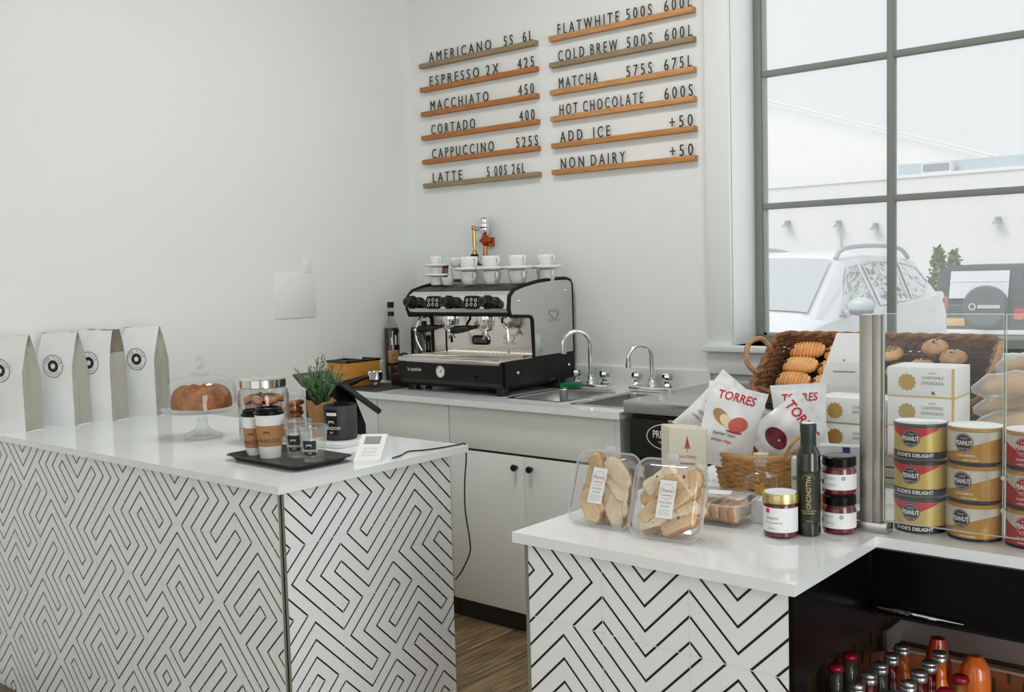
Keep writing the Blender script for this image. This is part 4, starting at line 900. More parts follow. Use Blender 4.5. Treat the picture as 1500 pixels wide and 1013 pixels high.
for (x0, x1, items) in ((0.0943, 0.8073, left), (0.8847, 1.5913, right)):
    for (nm, pr, oak, _), z in zip(items, rows):
        t = thing('menu_ledge', 'wooden menu ledge whose letters read '+nm.replace('  ', ' ').lower(), 'menu shelf', (x0, 0, z), group='wooden menu ledges')
        MB().box(0, x1-x0, -0.03, -0.0005, -0.022, 0, 0, 0.0015).build('ledge', m_oak[oak], t)
        gX = frame((0, -0.016, 0.002), (1, 0, 0), (0, 0, 1))
        def fitted(st, W, xa, name):
            toks = [q for q in st.split(' ')]; hh = 0.066; items = []; x = 0
            for q in toks:
                if not q: x += 0.45; continue
                vs, _f = glyphs(q, 1.58); w = max(v[0] for v in vs)-min(v[0] for v in vs); items.append((q, x, w)); x += w+0.85
            tot = items[-1][1]+items[-1][2]; k = W/(tot*hh)
            for (q, x, w) in items:
                mb = MB(); mb.text(q, hh, 0, gX @ T(xa+x*hh*k, 0, 0), wx=k, align='L', sp=1.58)
                v0 = mb.v[:]; f0 = mb.f[:]; n = len(v0); edges = {}       # give the letters thickness
                for f in f0:
                    for i in range(len(f)): edges[(f[i-1], f[i])] = 1
                mb.add([(a, b+0.003, c) for a, b, c in v0], [f[::-1] for f in f0], 0)
                mb.f += [(a, n+a, n+b, b) for (a, b) in edges if (b, a) not in edges]; kk = len(mb.f)-len(mb.m); mb.m += [0]*kk; mb.s += [False]*kk
                mb.build(name, m_letter, t)
        fitted(nm, nxL[nm], 0.055 if x0 < 0.5 else 0.04, 'item_name')
        W, off = prW[pr]; fitted(pr, W, (x1-x0)-off-W, 'price')
# ---------------------------------------------------------------- clamshells with biscotti
m_bisc = [M('biscotti_'+n, c, 0.8, var=0.16, vscale=55, bump=0.5, bscale=120) for n, c in (('golden', rgb(226, 196, 150)), ('pale', rgb(236, 216, 182)), ('toasted', rgb(220, 180, 132)))]
m_crust = M('biscotti_crust', rgb(188, 134, 84), .8, var=.2, vscale=60)
m_crumb = M('dark_berry', rgb(48, 44, 36), 0.7)
def biscotto(seed, fruit):
    r = random.Random(seed); mb = MB(); rings = []
    for j in range(11):
        x = -0.036+0.072*j/10; k = math.sqrt(max(0.3, 1-(abs(x)/0.0378)**7)); ring = []
        for i in range(12):
            a = 2*PI*i/12; ring.append((x, (0.0175+.003*math.cos(x*70+seed))*k*math.copysign(abs(math.cos(a))**0.45, math.cos(a))+r.uniform(-.0006, .0006), 0.0095*math.copysign(abs(math.sin(a))**0.4, math.sin(a))*(0.7+0.3*k)+r.uniform(-.0006, .0006)))
        rings.append(ring)
    n_ = len(mb.m); mb.loft(rings); mb.m[n_:] = [2 if (q % 12) in (0, 5, 6, 11) else 0 for q in range(len(mb.m)-n_)]
    for k in range(5 if fruit else 1): mb.ball((r.uniform(-.028, .028), r.uniform(-.009, .009), r.choice((-1, 1))*0.0075), r.uniform(.0018, .0035), 1, 8, 6)
    return mb
BM = [biscotto(i, False).mesh('biscotto', [m_bisc[i % 3], m_crumb, m_crust]) for i in range(3)]+[biscotto(9+i, True).mesh('biscotto', [m_bisc[(i+1) % 3], m_crumb, m_crust]) for i in range(3)]
m_clam = MG('clamshell_plastic', (0.97, 0.975, 0.975), 0.75, 0.08, haze=0.07, base=0.05)
m_clamrim = MG('clamshell_rim', (.97, .98, .98), .9, .06, haze=.30, hcol=(.93, .95, .96), base=.10)
def clamshell(label, loc, rz, tilt, w, h, d, fruit, lab, blabel, grp, seed, text1):
    """local: x across, y up the face, z out towards the viewer; stands on its lower rim edge"""
    t = thing('clamshell_box', label, 'clamshell box', loc, group='clear biscotti clamshells')
    t.rotation_euler = (RZ(rz) @ RX(PI/2-tilt)).to_euler()
    R3 = lambda ww, hh, r, z, cy: [(p[0], p[1]+cy, z) for p in rrect(ww, hh, r, 6)]
    c = h/2
    MB().loft([R3(w, h, .028, 0, c), R3(w-.012, h-.012, .026, 0, c), R3(w-.018, h-.018, .026, -.006, c), R3(w-.036, h-.04, .026, -d+.006, c), R3(w-.05, h-.054, .024, -d, c)], cap0=False).build('tray', m_clam, t)
    MB().loft([R3(w, h, .028, .0015, c), R3(w-.012, h-.012, .026, .0025, c), R3(w-.02, h-.02, .026, .012, c), R3(w-.03, h-.03, .024, .016, c)], cap0=False).build('lid', m_clam, t)
    MB().tube([(p[0], p[1], 0.0008) for p in R3(w, h, .028, 0, c)], 0.0022, 6, closed=True).box(-0.012, 0.012, h-.004, h+.012, 0, 0.003, 0, .001).box(w/2-.006, w/2+.008, h*0.72, h*0.86, 0, 0.002, 0, .001).build('rim', m_clamrim, t)
    if lab:
        X = T(lab[0], lab[1], 0.0168) @ RZ(lab[2])
        lb = MB().rect(-.0165, .0165, -.035, .035, 0, 0, X).ring((0, .014), .0135, .0142, 1, 30, X, .0003)
        lb.text('Nonna', 0.0105, 2, X @ T(0, .013, .0004), wx=0.8).rect(-.009, .009, .0065, .0080, .0004, 1, X)
        lb.text(text1, 0.0062, 2, X @ T(0, -.008, .0004), wx=0.85).text('biscotti', 0.0058, 2, X @ T(0, -.0145, .0004))
        for k in range(4): lb.rect(-.0125, .0125-.003*(k % 2), -.0205-k*.0032, -.0193-k*.0032, .0004, 3, X)
        lb.build('paper_label', [m_paper, m_orangeprint, m_greyprint, M('faint_print', (0.55, 0.55, 0.54), 0.7)], t)
    mw = Matrix.Translation(loc) @ t.rotation_euler.to_matrix().to_4x4(); r = random.Random(seed)
    return mw, r
def fill(mw, spots, ms, blabel, grp):
    for i, (x, y, z, a, b, g) in enumerate(spots):
        o = bpy.data.objects.new('biscotto', BM[ms[i % len(ms)]]); COL.objects.link(o)
        o.matrix_world = mw @ T(x, y, z) @ RZ(a) @ RY(b) @ RX(g); tag(o, blabel, 'biscotti', grp)
def diag(n, w, h, d, a0, r):
    out = []
    for k in range(n):
        lay, i = divmod(k, 8); row, colm = divmod(i, 2)
        out.append((-.025+colm*.050+r.uniform(-.003, .003), .034+row*.025+r.uniform(-.003, .003), -.010-lay*.022+r.uniform(-.003, .003), a0+r.uniform(-.35, .35), r.uniform(-.15, .15), r.uniform(-.4, .4)))
    return out
mw, r = clamshell('left upright clear clamshell of plain golden biscotti', (2.484, -1.988, CZ+.0028), 0.02, 0.36, .148, .146, .062, False, (-.006, .076, -.03), '', '', 1, 'Vanilla Bean')
fill(mw, diag(14, .148, .146, .062, -0.85, r), (0, 1, 2, 1), 'golden biscotto inside the left upright clamshell', 'biscotti in the left clamshell')
mw, r = clamshell('right upright clear clamshell of biscotti flecked with dark fruit', (2.640, -2.003, CZ+.0028), 0.12, 0.36, .146, .148, .062, True, (.004, .072, -.02), '', '', 2, 'Fruit & Nut')
fill(mw, diag(14, .146, .148, .062, 0.5, r), (3, 4, 5), 'fruit flecked biscotto inside the right upright clamshell', 'biscotti in the right clamshell')
# flat one
t = thing('clamshell_box', 'clear clamshell of biscotti lying flat behind the upright pair', 'clamshell box', (2.648, -1.815, CZ+.001), 0.1, group='clear biscotti clamshells')
R3 = lambda ww, hh, r, z: [(p[0], p[1], z) for p in rrect(ww, hh, r, 6)]
MB().loft([R3(.118, .088, .02, 0), R3(.124, .094, .022, .004), R3(.142, .112, .026, .043), R3(.152, .122, .028, .044)], cap1=False).build('tray', m_clam, t)
MB().loft([R3(.152, .122, .028, .0455), R3(.142, .112, .026, .046), R3(.132, .104, .024, .054), R3(.12, .092, .022, .056)], cap0=False).build('lid', m_clam, t)
MB().tube([(p[0], p[1], .045) for p in R3(.152, .122, .028, 0)], .002, 6, closed=True).build('rim', m_clamrim, t)
MB().rect(-.03, .03, -.018, .018, .0566, 0, RZ(.2)).build('paper_label', m_paper, t)
mw = Matrix.Translation((2.648, -1.815, CZ+.001)) @ RZ(0.1)
fill(mw, [(-.046+.0185*k, 0, .0235, PI/2+.08*math.sin(k*2), PI/2*0+.05*math.sin(k), PI/2-.1) for k in range(6)]+[], (2, 3, 0, 5), 'biscotto standing on edge inside the flat clamshell', 'biscotti in the flat clamshell')

# ---------------------------------------------------------------- jars and bottles in front
def label_band(mb, R, a0, a1, z0, z1, m): cyl_patch(mb, R, a0, a1, z0, z1, m, 14)
m_jam = M('dark_red_jam', rgb(92, 22, 26), 0.12, var=0.3, vscale=50, coat=0.6)
va = lambda x, y: math.atan2(-3.586-y, 3.621-x)
t = thing('preserve_jar', 'jam jar with a gold rimmed white lid in front of the dark oil bottle', 'jar', (2.799, -1.846, CZ)); a = va(2.8, -1.85)
MB().lathe([(0, .001), (.028, 0), (.0315, .004), (.0315, .06), (.028, .066), (0, .066)], 36).build('glass_body', m_jam, t)
MB().lathe([(.0295, .064), (.0335, .065), (.0335, .079), (.0325, .082), (.029, .0825)], 36).lathe([(.029, .0825), (0, .082)], 36, 1).build('lid', [M('gold_lid', rgb(205, 190, 130), 0.25, 0.9), m_white], t)
lb = MB(); label_band(lb, .0319, a-1.45, a+1.3, .012, .057, 0); label_band(lb, .0322, a-.95, a-.68, .047, .055, 1)
lb.text('Balsamic', .0075, 2, z=.036, cyl=(.0323, a-.5)).text('cherry preserve', .0055, 2, z=.028, cyl=(.0323, a-.45)).text('280 ml', .005, 2, z=.017, cyl=(.0323, a-.55))
lb.build('white_label', [m_paper, M('pink_square', rgb(225, 30, 110), .5), m_greyprint], t)
t = thing('oil_bottle', 'tall dark green oil bottle with vertical gold lettering', 'bottle', (2.8385, -1.812, CZ)); a = va(2.84, -1.81)
MB().lathe([(0, .002), (.019, 0), (.0215, .003), (.0215, .148), (.0205, .156), (.0145, .166), (.0135, .172), (.0135, .186), (0, .186)], 34).build('glass_body', M('dark_green_glass', (0.012, 0.012, 0.006), 0.08, coat=.5), t)
MB().lathe([(.0138, .166), (.0142, .168), (.0138, .19), (.0138, .191)], 28).build('neck_wrap', M('dark_green_foil', rgb(28, 42, 36), .45), t)
MB().lathe([(.0138, .190), (.0148, .191), (.0148, .2075), (.013, .209)], 28).lathe([(.013, .209), (0, .209)], 28, 1).build('cap', [M('cap_green', rgb(34, 46, 40), .4), M('pale_cap_top', rgb(190, 195, 200), .3)], t)
lb = MB(); label_band(lb, .0218, a-1.3, a+1.3, .026, .122, 0); m_lg = M('gold_lettering', rgb(196, 182, 120), .45, .3)
vs, fs = glyphs('PALLONCINO', 1.0, .012); x1 = max(v[0] for v in vs); kk = .062/x1
lb.add([((.0222)*math.cos(a+.0+(v[1]-.35)*.0125/.0222), .0222*math.sin(a+(v[1]-.35)*.0125/.0222), .114-v[0]*kk) for v in vs], fs, 1)
lb.text('aceto balsamico', .0045, 1, z=.0475, cyl=(.0222, a)).text('PALLONCINO', .0035, 1, z=.043, cyl=(.0222, a), bold=.02).text('250 ml', .004, 1, z=.0285, cyl=(.0222, a))
arcp = [(.0222*math.cos(a+.55*math.sin(q)), .0222*math.sin(a+.55*math.sin(q)), .105+.012*math.cos(q)) for q in [-1.4+2.8*i/12 for i in range(13)]]
lb.tube(arcp, .00035, 4, 1); lb.build('black_label', [M('olive_black', rgb(26, 28, 22), .5), m_lg], t)
def jam(label, z, rot):
    t = thing('jam_jar', label, 'jar', (2.8765, -1.762, z), rot, 'stacked dark jam jars'); a = va(2.877, -1.76)
    MB().lathe([(0, .001), (.026, 0), (.0305, .005), (.031, .012), (.031, .042), (.0285, .052), (.0265, .056), (0, .056)], 34).build('glass_body', m_jam, t)
    MB().lathe([(.0265, .054), (.0305, .055), (.0305, .070), (.028, .0722), (.024, .0712), (0, .0712)], 34).build('lid', m_blackgloss, t)
    lb = MB(); label_band(lb, .0313, a-1.5, a+1.35, .012, .041, 0)
    lb.text('fig & port', .0062, 2, z=.032, cyl=(.0316, a-.75)).text('preserve', .005, 2, z=.0205, cyl=(.0316, a-.55)); label_band(lb, .0316, a-1.35, a-1.15, .021, .029, 1)
    X = cyl_frame(.0313, .0313, 0, 1, a+.12, .034, .0004); lb.ring((0, 0), .002, .0034, 1, 18, X); lb.build('white_label', [m_paper, m_print, m_greyprint], t)
jam('lower black lidded jam jar of the pair beside the sneeze guard post', CZ, 0.0); jam('upper black lidded jam jar stacked on another by the sneeze guard post', CZ+.0722, 0.12)
t = thing('syrup_decanter', 'small clear decanter with a cork stopper and maple leaf charm', 'bottle', (2.688, -1.70, CZ), 0.0)
sq = lambda s, z: [(p[0], p[1], z) for p in rrect(s, s, s*.22, 4)]
MB().loft([sq(.05, 0), sq(.054, .003), sq(.054, .068), sq(.05, .075), sq(.03, .079), [(p[0], p[1], .082) for p in rrect(.024, .024, .0115, 4)], [(p[0], p[1], .1) for p in rrect(.024, .024, .0115, 4)], [(p[0], p[1], .103) for p in rrect(.032, .032, .0155, 4)]]).build('glass_body', m_glass, t)
MB().loft([sq(.047, .004), sq(.048, .02), sq(.048, .05)]).build('maple_syrup', M('maple_syrup', rgb(120, 60, 24), .1, coat=.5), t)
MB().lathe([(0, .095), (.0105, .095), (.012, .112), (.0155, .113), (.0155, .12), (0, .121)], 20).build('cork_stopper', M('cork', rgb(212, 190, 160), .8, var=.15, vscale=120), t)
lf = [(0.015*(0.55+.45*abs(math.cos(2.5*q)))*math.cos(q), .015*(0.55+.45*abs(math.cos(2.5*q)))*math.sin(q)) for q in [2*PI*i/40 for i in range(40)]]
MB().prism(lf, 0, .002, frame((.012, -.0285, .052), (1, .1, 0), (0, 0, 1))).tube([(.0, -.0125, .09), (.006, -.026, .078), (.011, -.0285, .066)], .0008, 5).build('leaf_charm', M('maple_leaf_gold', rgb(205, 160, 80), .5), t)
single(MB().box(-.025, .025, -.02, .02, 0, .046, 0, .001), 'small_carton', [m_paper], 'small blank white carton in front of the cork stoppered decanter', 'carton', (2.735, -1.772, CZ), .15)

# ---------------------------------------------------------------- cards, snack basket and chip bags
m_cream = M('cream_card', rgb(222, 216, 198), .7)
for i, (dx, dy, lb_) in enumerate(((0, 0, 'front cream card box with an orange tree mark beside the chip basket'), (-.022, .016, 'plain cream card box second behind the one with the tree mark'), (-.040, .032, 'plain cream card box rearmost of the three beside the chip basket'))):
    mb = MB().box(-.042, .042, 0, .013, 0, .145, 0, .0012)
    X = frame((0, -.0003, 0), (1, 0, 0), (0, 0, 1))
    if i == 0:
        for k in range(5): mb.prism([(-.002-.0016*k, .120-.005*k), (.002+.0016*k, .120-.005*k), (0, .130-.005*k)], 0, .0003, X, 1)
        mb.rect(-.0008, .0008, .092, .102, .0004, 1, X).text('Buon Natale', .011, 1, X @ T(0, .079, .0004), wx=.72).rect(-.017, .017, .064, .068, .0004, 2, X)
    single(mb, 'card_box', [m_cream, M('tree_orange', rgb(190, 110, 80), .6), M('brick_red', rgb(170, 78, 58), .6)], lb_, 'card box', (2.478+dx, -1.632+dy, CZ), .25, 'cream card boxes')
m_wicker = M('honey_wicker', rgb(188, 142, 88), .7, var=.25, vscale=50)
m_wickdark = M('brown_wicker', rgb(134, 92, 58), .7, var=.45, vscale=60)
def weave_oval(rx0, ry0, rx1, ry1, h, rows, stakes, r):
    mb = MB(); N = stakes*4
    for j in range(rows):
        z = r+(h-2*r)*j/(rows-1); k = j/(rows-1); rx, ry = rx0+(rx1-rx0)*k, ry0+(ry1-ry0)*k
        mb.tube([((rx+r*.75*math.cos(stakes/2*q+PI*j))*math.cos(q), (ry+r*.75*math.cos(stakes/2*q+PI*j))*math.sin(q), z) for q in [2*PI*i/N for i in range(N)]], r, 6, 0, closed=True)
    return mb
t = thing('chip_basket', 'small honey coloured wicker basket holding the white chip bags', 'basket', (2.578, -1.492, CZ))
weave_oval(.086, .072, .10, .084, .078, 13, 26, .0034).build('woven_wall', m_wicker, t)
st = MB()
for i in range(26):
    q = 2*PI*i/26; st.tube([(.086*math.cos(q), .072*math.sin(q), .001), (.10*math.cos(q), .084*math.sin(q), .08)], .0022, 5)
st.build('stakes', m_wicker, t); st = MB().lathe([(0, .002), (.08, .002), (.08, .006), (0, .006)], 26, X=S(1, .84, 1)).build('base', m_wicker, t)
MB().tube([((.101+.0006*math.sin(30*q))*math.cos(q), (.085+.0006*math.sin(30*q))*math.sin(q), .081+.0008*math.cos(30*q)) for q in [2*PI*i/240 for i in range(240)]], .0062, 7, closed=True).build('rim', m_wicker, t)
MB().tube(smooth([(.085, -.045, .08), (.098, -.05, .105), (.112, -.03, .128), (.12, .0, .132), (.115, .03, .118), (.09, .05, .08)], 5), .0038, 7).build('handle', m_wicker, t)
m_chip = M('white_chip_foil', (0.82, 0.83, 0.84), .32, var=.02, vscale=9, bump=.1, bscale=16)
def chip_bag(label, centre, X, w, h, th, art, seed):
    """pillow pack: local x across, y up, z out of the printed face"""
    r = random.Random(seed); ph = [r.uniform(0, 6) for _ in range(6)]; n, m = 16, 18
    def P(u, v, s=1):
        k = (max(0, math.sin(PI*min(1, max(0, (v-.06)/.88)))))**.6*(max(0, math.sin(PI*u)))**.5
        wr = .0058*(math.sin(7*u+ph[0]+5*v)+math.sin(11*v+ph[1]-4*u)+.6*math.sin(16*u+9*v+ph[2]))*k+.003*math.sin(26*u+ph[3])*(1-k)*(abs(v-.5)*2)**4
        pin = 1-.09*math.sin(PI*v); return Vector(((u-.5)*w*pin, (v-.5)*h, s*th/2*k+wr))
    t = thing('chip_bag', label, 'chip bag', (0, 0, 0), 0, 'white chip bags in the basket'); t.matrix_world = Matrix.Translation(centre) @ X
    mb = MB()
    for s in (1, -1):
        vs = [P(i/n, j/m, s) for j in range(m+1) for i in range(n+1)]; f = [(j*(n+1)+i, j*(n+1)+i+1, (j+1)*(n+1)+i+1, (j+1)*(n+1)+i) for j in range(m) for i in range(n)]
        mb.add(vs, f if s > 0 else [q[::-1] for q in f], 0, True)
    mb.build('foil_pouch', m_chip, t, sharp=1.2)
    pr = MB()
    def on(x, y, e=.0012): return tuple(P(x/w+.5, y/h+.5)+Vector((0, 0, e)))
    def blob(cx, cy, rx, ry, mm, e, rot=0, n=20):
        vs = [on(cx, cy, e)]
        for ring in (.5, 1):
            for i in range(n):
                q = 2*PI*i/n; a, b = rx*ring*math.cos(q), ry*ring*math.sin(q); vs.append(on(cx+a*math.cos(rot)-b*math.sin(rot), cy+a*math.sin(rot)+b*math.cos(rot), e))
        pr.add(vs, [(0, 1+i, 1+(i+1) % n) for i in range(n)]+[(1+i, 1+n+i, 1+n+(i+1) % n, 1+(i+1) % n) for i in range(n)], mm, True)
    def txt(st, size, cx, cy, mm, wx=1, rot=0):
        vs, fs = glyphs(st, 1, .015); x0 = (min(v[0] for v in vs)+max(v[0] for v in vs))/2
        o = []
        for v in vs:
            a, b = (v[0]-x0)*size*wx+v[1]*size*.12, v[1]*size; o.append(on(cx+a*math.cos(rot)-b*math.sin(rot), cy+a*math.sin(rot)+b*math.cos(rot), .0016))
        pr.add(o, fs, mm)
    art(blob, txt)
    pr.build('printed_art', [m_redprint, M('potato_tan', rgb(178, 136, 88), .5), M('ham_red', rgb(205, 92, 84), .5), m_greyprint, M('leaf_green', rgb(110, 140, 80), .5), M('cream_slice', rgb(225, 210, 170), .5), M('maroon_patch', rgb(110, 20, 40), .4)], t)
    return t
def art_a(blob, txt):
    txt('TORRES', .030, .0, .056, 0, .82); blob(-.024, .014, .026, .014, 1, .0012, -.6); blob(-.012, .008, .018, .012, 5, .0018, -.6); blob(.018, .004, .024, .017, 2, .0022, .3); blob(.012, -.014, .02, .003, 0, .002)
    txt('iberian ham', .0115, -.01, -.026, 3); txt('potato chips', .0095, -.012, -.040, 2)
def art_b(blob, txt):
    blob(-.015, .03, .03, .006, 1, .0014, .9); blob(-.03, .01, .012, .006, 4, .002, .6); txt('olive oil', .0115, -.015, -.028, 3); txt('potato chips', .009, -.015, -.042, 3)
def art_c(blob, txt): txt('TORRES', .034, .0, .03, 0, .85); blob(.0, -.03, .03, .02, 6, .0014)
def art_d(blob, txt): txt('TORRES', .026, .0, .044, 0, .9); blob(0, -.01, .02, .014, 1, .0014)
def face(yaw, roll, pitch): return RZ(yaw) @ RX(PI/2) @ RX(-pitch) @ RZ(roll)
chip_bag('front white chip bag printed with potato and ham over the basket rim', (2.530, -1.535, 1.050), face(.55, -.26, .25), .135, .185, .066, art_a, 1)
chip_bag('white chip bag with a green and tan print leaning to the left', (2.455, -1.455, 1.066), face(.35, -.72, .35), .125, .175, .04, art_b, 2)
chip_bag('white chip bag with its red name turned sideways at the basket right', (2.632, -1.462, 1.040), face(.6, -.95, .15), .115, .155, .04, art_c, 3)
chip_bag('white chip bag standing rearmost in the wicker basket', (2.640, -1.405, 1.056), face(.5, .05, .05), .125, .165, .035, art_d, 4)
t = single(MB().loft([[(p[0]*k, p[1]*k2, z) for p in rrect(.062, .022, .009, 4)] for (k, k2, z) in ((1, .9, 0), (1, 1.2, .02), (1, 1.1, .11), (1, .2, .17), (1, .15, .175))], 0), 'snack_pouch', [M('orange_pouch', rgb(232, 150, 50), .4, var=.1, vscale=20)], 'orange snack pouch between the chip bags and the white tea boxes', 'pouch', (2.650, -1.385, CZ), .3)
sb = MB().box(0, .075, 0, .03, 0, .105, 0, .001); X = frame((0, -.0004, 0), (1, 0, 0), (0, 0, 1)); sb.rect(.002, .073, .004, .034, 0, 1, X).rect(.002, .073, .060, .068, 0, 2, X).rect(.01, .05, .078, .081, 0, 3, X).rect(.01, .06, .086, .091, 0, 3, X)
single(sb, 'snack_carton', [M('pale_blue_card', rgb(206, 212, 214), .6), M('carton_orange', rgb(224, 130, 40), .5), M('carton_green', rgb(120, 150, 90), .5), m_greyprint], 'pale carton with an orange band behind the oil bottle', 'carton', (2.728, -1.645, CZ), .3)
sb = MB().box(0, .085, 0, .035, 0, .118, 0, .001); sb.rect(.05, .065, .07, .117, 0, 1, X).rect(.004, .05, .095, .099, 0, 2, X)
single(sb, 'snack_carton', [M('grey_blue_card', rgb(196, 202, 206), .6), M('navy_strip', rgb(40, 50, 110), .5), m_greyprint], 'grey blue carton with a navy strip behind the stacked jam jars', 'carton', (2.742, -1.545, CZ), .25)

# ---------------------------------------------------------------- grey crate, tea boxes, paper bag
def crate(label, x0, x1, y0, y1, h):
    t = thing('wooden_crate', label, 'crate', (x0, y0, CZ), group='weathered grey crates'); w, d = x1-x0, y1-y0
    mg = M('weathered_grey_wood', rgb(150, 144, 130), .8, var=.3, vscale=9, stretch=(1.5, 12, 18))
    for k in range(3):
        z = k*(h-.004)/3; MB().box(0, w, 0, .008, z+.001, z+(h-.004)/3-.002, 0, .001).build('front_slat', mg, t)
        MB().box(0, w, d-.008, d, z+.001, z+(h-.004)/3-.002, 0, .001).build('back_slat', mg, t)
    MB().box(.001, .012, .008, d-.008, 0, h-.004).build('side_board', mg, t); MB().box(w-.012, w-.001, .008, d-.008, 0, h-.004).build('side_board', mg, t)
    MB().box(0, w, 0, d, h-.006, h, 0, .001).build('top_board', mg, t)
crate('weathered grey wooden crate under the white tea boxes', 2.648, 3.06, -1.352, -1.07, .0755)
def tea(label, x, y, z, w, d, h, strip, group):
    mb = MB().box(0, w, 0, d, 0, h, 0, .0008); X = frame((0, -.0006, 0), (1, 0, 0), (0, 0, 1)); sX = frame((w+.0006, 0, 0), (0, 1, 0), (0, 0, 1))
    star = []
    for i in range(24):
        q = 2*PI*i/24; star.append((.043+(.0195 if i % 2 == 0 else .0165)*math.cos(q), h*.5+(.0195 if i % 2 == 0 else .0165)*math.sin(q)))
    mb.prism(star, 0, .0004, X, 1).rect(0, w, 0, .0035, .0003, 2, X).rect(w-.005, w, 0, h, .0002, 2, X).rect(0, d, 0, .003, .0003, 2, sX)
    mb.text('organic', .006, 3, X @ T(w*.68, h*.80, .0004)).text('CHAMOMILE', .0095, 3, X @ T(w*.68, h*.62, .0004), wx=.85).text('LEMONGRASS', .0095, 3, X @ T(w*.68, h*.44, .0004), wx=.8)
    mb.add([(w*.66, -.001, h*.16), (w*.69, -.001, h*.24), (w*.73, -.001, h*.14), (w*.69, -.001, h*.1)], [(0, 1, 2, 3)], 4)
    single(mb, 'tea_box', [m_paper, m_gold, strip, m_greyprint, M('tea_leaf', rgb(90, 110, 80), .6)], label, 'tea box', (x, y, z), 0, group)
gs, ys = M('green_strip', rgb(140, 170, 120), .5), M('ochre_strip', rgb(214, 182, 110), .5)
tea('lower white tea box with a gold star left of the steel post', 2.656, -1.350, CZ+.0758, .158, .10, .0595, gs, 'white tea boxes left of the post')
tea('upper white tea box with a gold star left of the steel post', 2.656, -1.350, CZ+.1355, .158, .10, .0595, gs, 'white tea boxes left of the post')
for k, lb_ in enumerate(('bottom white tea box of the stack of three seen through the glass', 'middle white tea box of the stack of three seen through the glass', 'top white tea box of the stack of three seen through the glass')):
    tea(lb_, 2.818, -1.350, CZ+.0758+k*.0652, .142, .11, .065, ys, 'white tea boxes behind the glass')
t = thing('paper_bag', 'white gusseted paper bag of meringues behind the tea boxes', 'bag', (2.576, -1.15, CZ+.0758), .1)
w, d, h = .118, .06, .25; zs = [0, .05, .12, .18, .225, .25]
rings = [[(0, 0, z), (w, 0, z), (w, d, z), (0, d, z)] if z < .15 else [(.036*(z-.12)/.13, d*(.5-.5*k), z), (w, d*(.5-.5*k), z), (w, d*(.5+.5*k), z), (.036*(z-.12)/.13, d*(.5+.5*k), z)] for z, k in zip(zs, (1, 1, 1, .75, .3, .06))]
MB().loft(rings, smooth=False).build('bag_body', m_paper, t)
wn = MB().rect(.02, .105, .02, .09, .0008, 0, X); r = random.Random(4)
for k in range(26): wn.ball((r.uniform(.026, .1), -.001, r.uniform(.025, .085)), .008, 1, 8, 6, sc=(1, .2, .8))
wn.disc((.062, .185), .003, 2, 14, X, .0012).rect(.035, .09, .155, .158, .0012, 3, X); wn.build('window_panel', [M('window_film', (.6, .6, .58), .3), M('meringue', rgb(214, 208, 190), .7), m_orangeprint, m_greyprint], t)

# ---------------------------------------------------------------- sneeze guard
t = thing('sneeze_guard', 'steel post with clear glass panels standing on the right counter', 'sneeze guard', (2.905, -1.72, CZ))
MB().box(-.024, .051, -.018, .018, 0, .019, 0, .0015).build('base_plate', m_steel, t)
m_post = M('satin_steel_post', (.46, .445, .40), .34, .85)
MB().box(0, .0245, -.016, .016, .019, .405, 0, .001).box(.0265, .0375, -.014, .014, .019, .405, 0, .001).box(.024, .027, -.012, .012, .019, .404).build('post', m_post, t)
m_edge = M('glass_edge', rgb(196, 220, 212), .15)
m_sg = MG('guard_glass', (.985, .992, .99), .8, .01, haze=.010, base=.03)
for (a, b) in ((.0385, .2455), (.2485, .75)):
    g = MB().box(a, b, -.003, .003, .012 if a > .1 else .0215, .406)
    g.build('glass_panel', m_sg, t); MB().box(a, b, -.0031, .0031, .406, .4068).box(a, b, -.0031, .0031, .0208, .0216).box(b-.0006, b, -.0031, .0031, .0216, .406).box(a, a+.0006, -.0031, .0031, .0216, .406).build('polished_edge', m_edge, t)
for z in (.068, .125): MB().lathe([(0, -.006), (.0045, -.006), (.0045, .006), (0, .006)], 16, X=T(.247, 0, z) @ RX(PI/2)).build('seam_glint', m_chrome, t)  # small bright discs standing in for reflections at the glass seam
single(MB().lathe([(.011, 0), (.0115, .006), (.009, .012), (.004, .0145), (0, .015)], 20), 'white_cap', [m_white], 'small white domed cap on the sneeze guard base plate', 'cap', (2.892, -1.706, CZ+.0192))

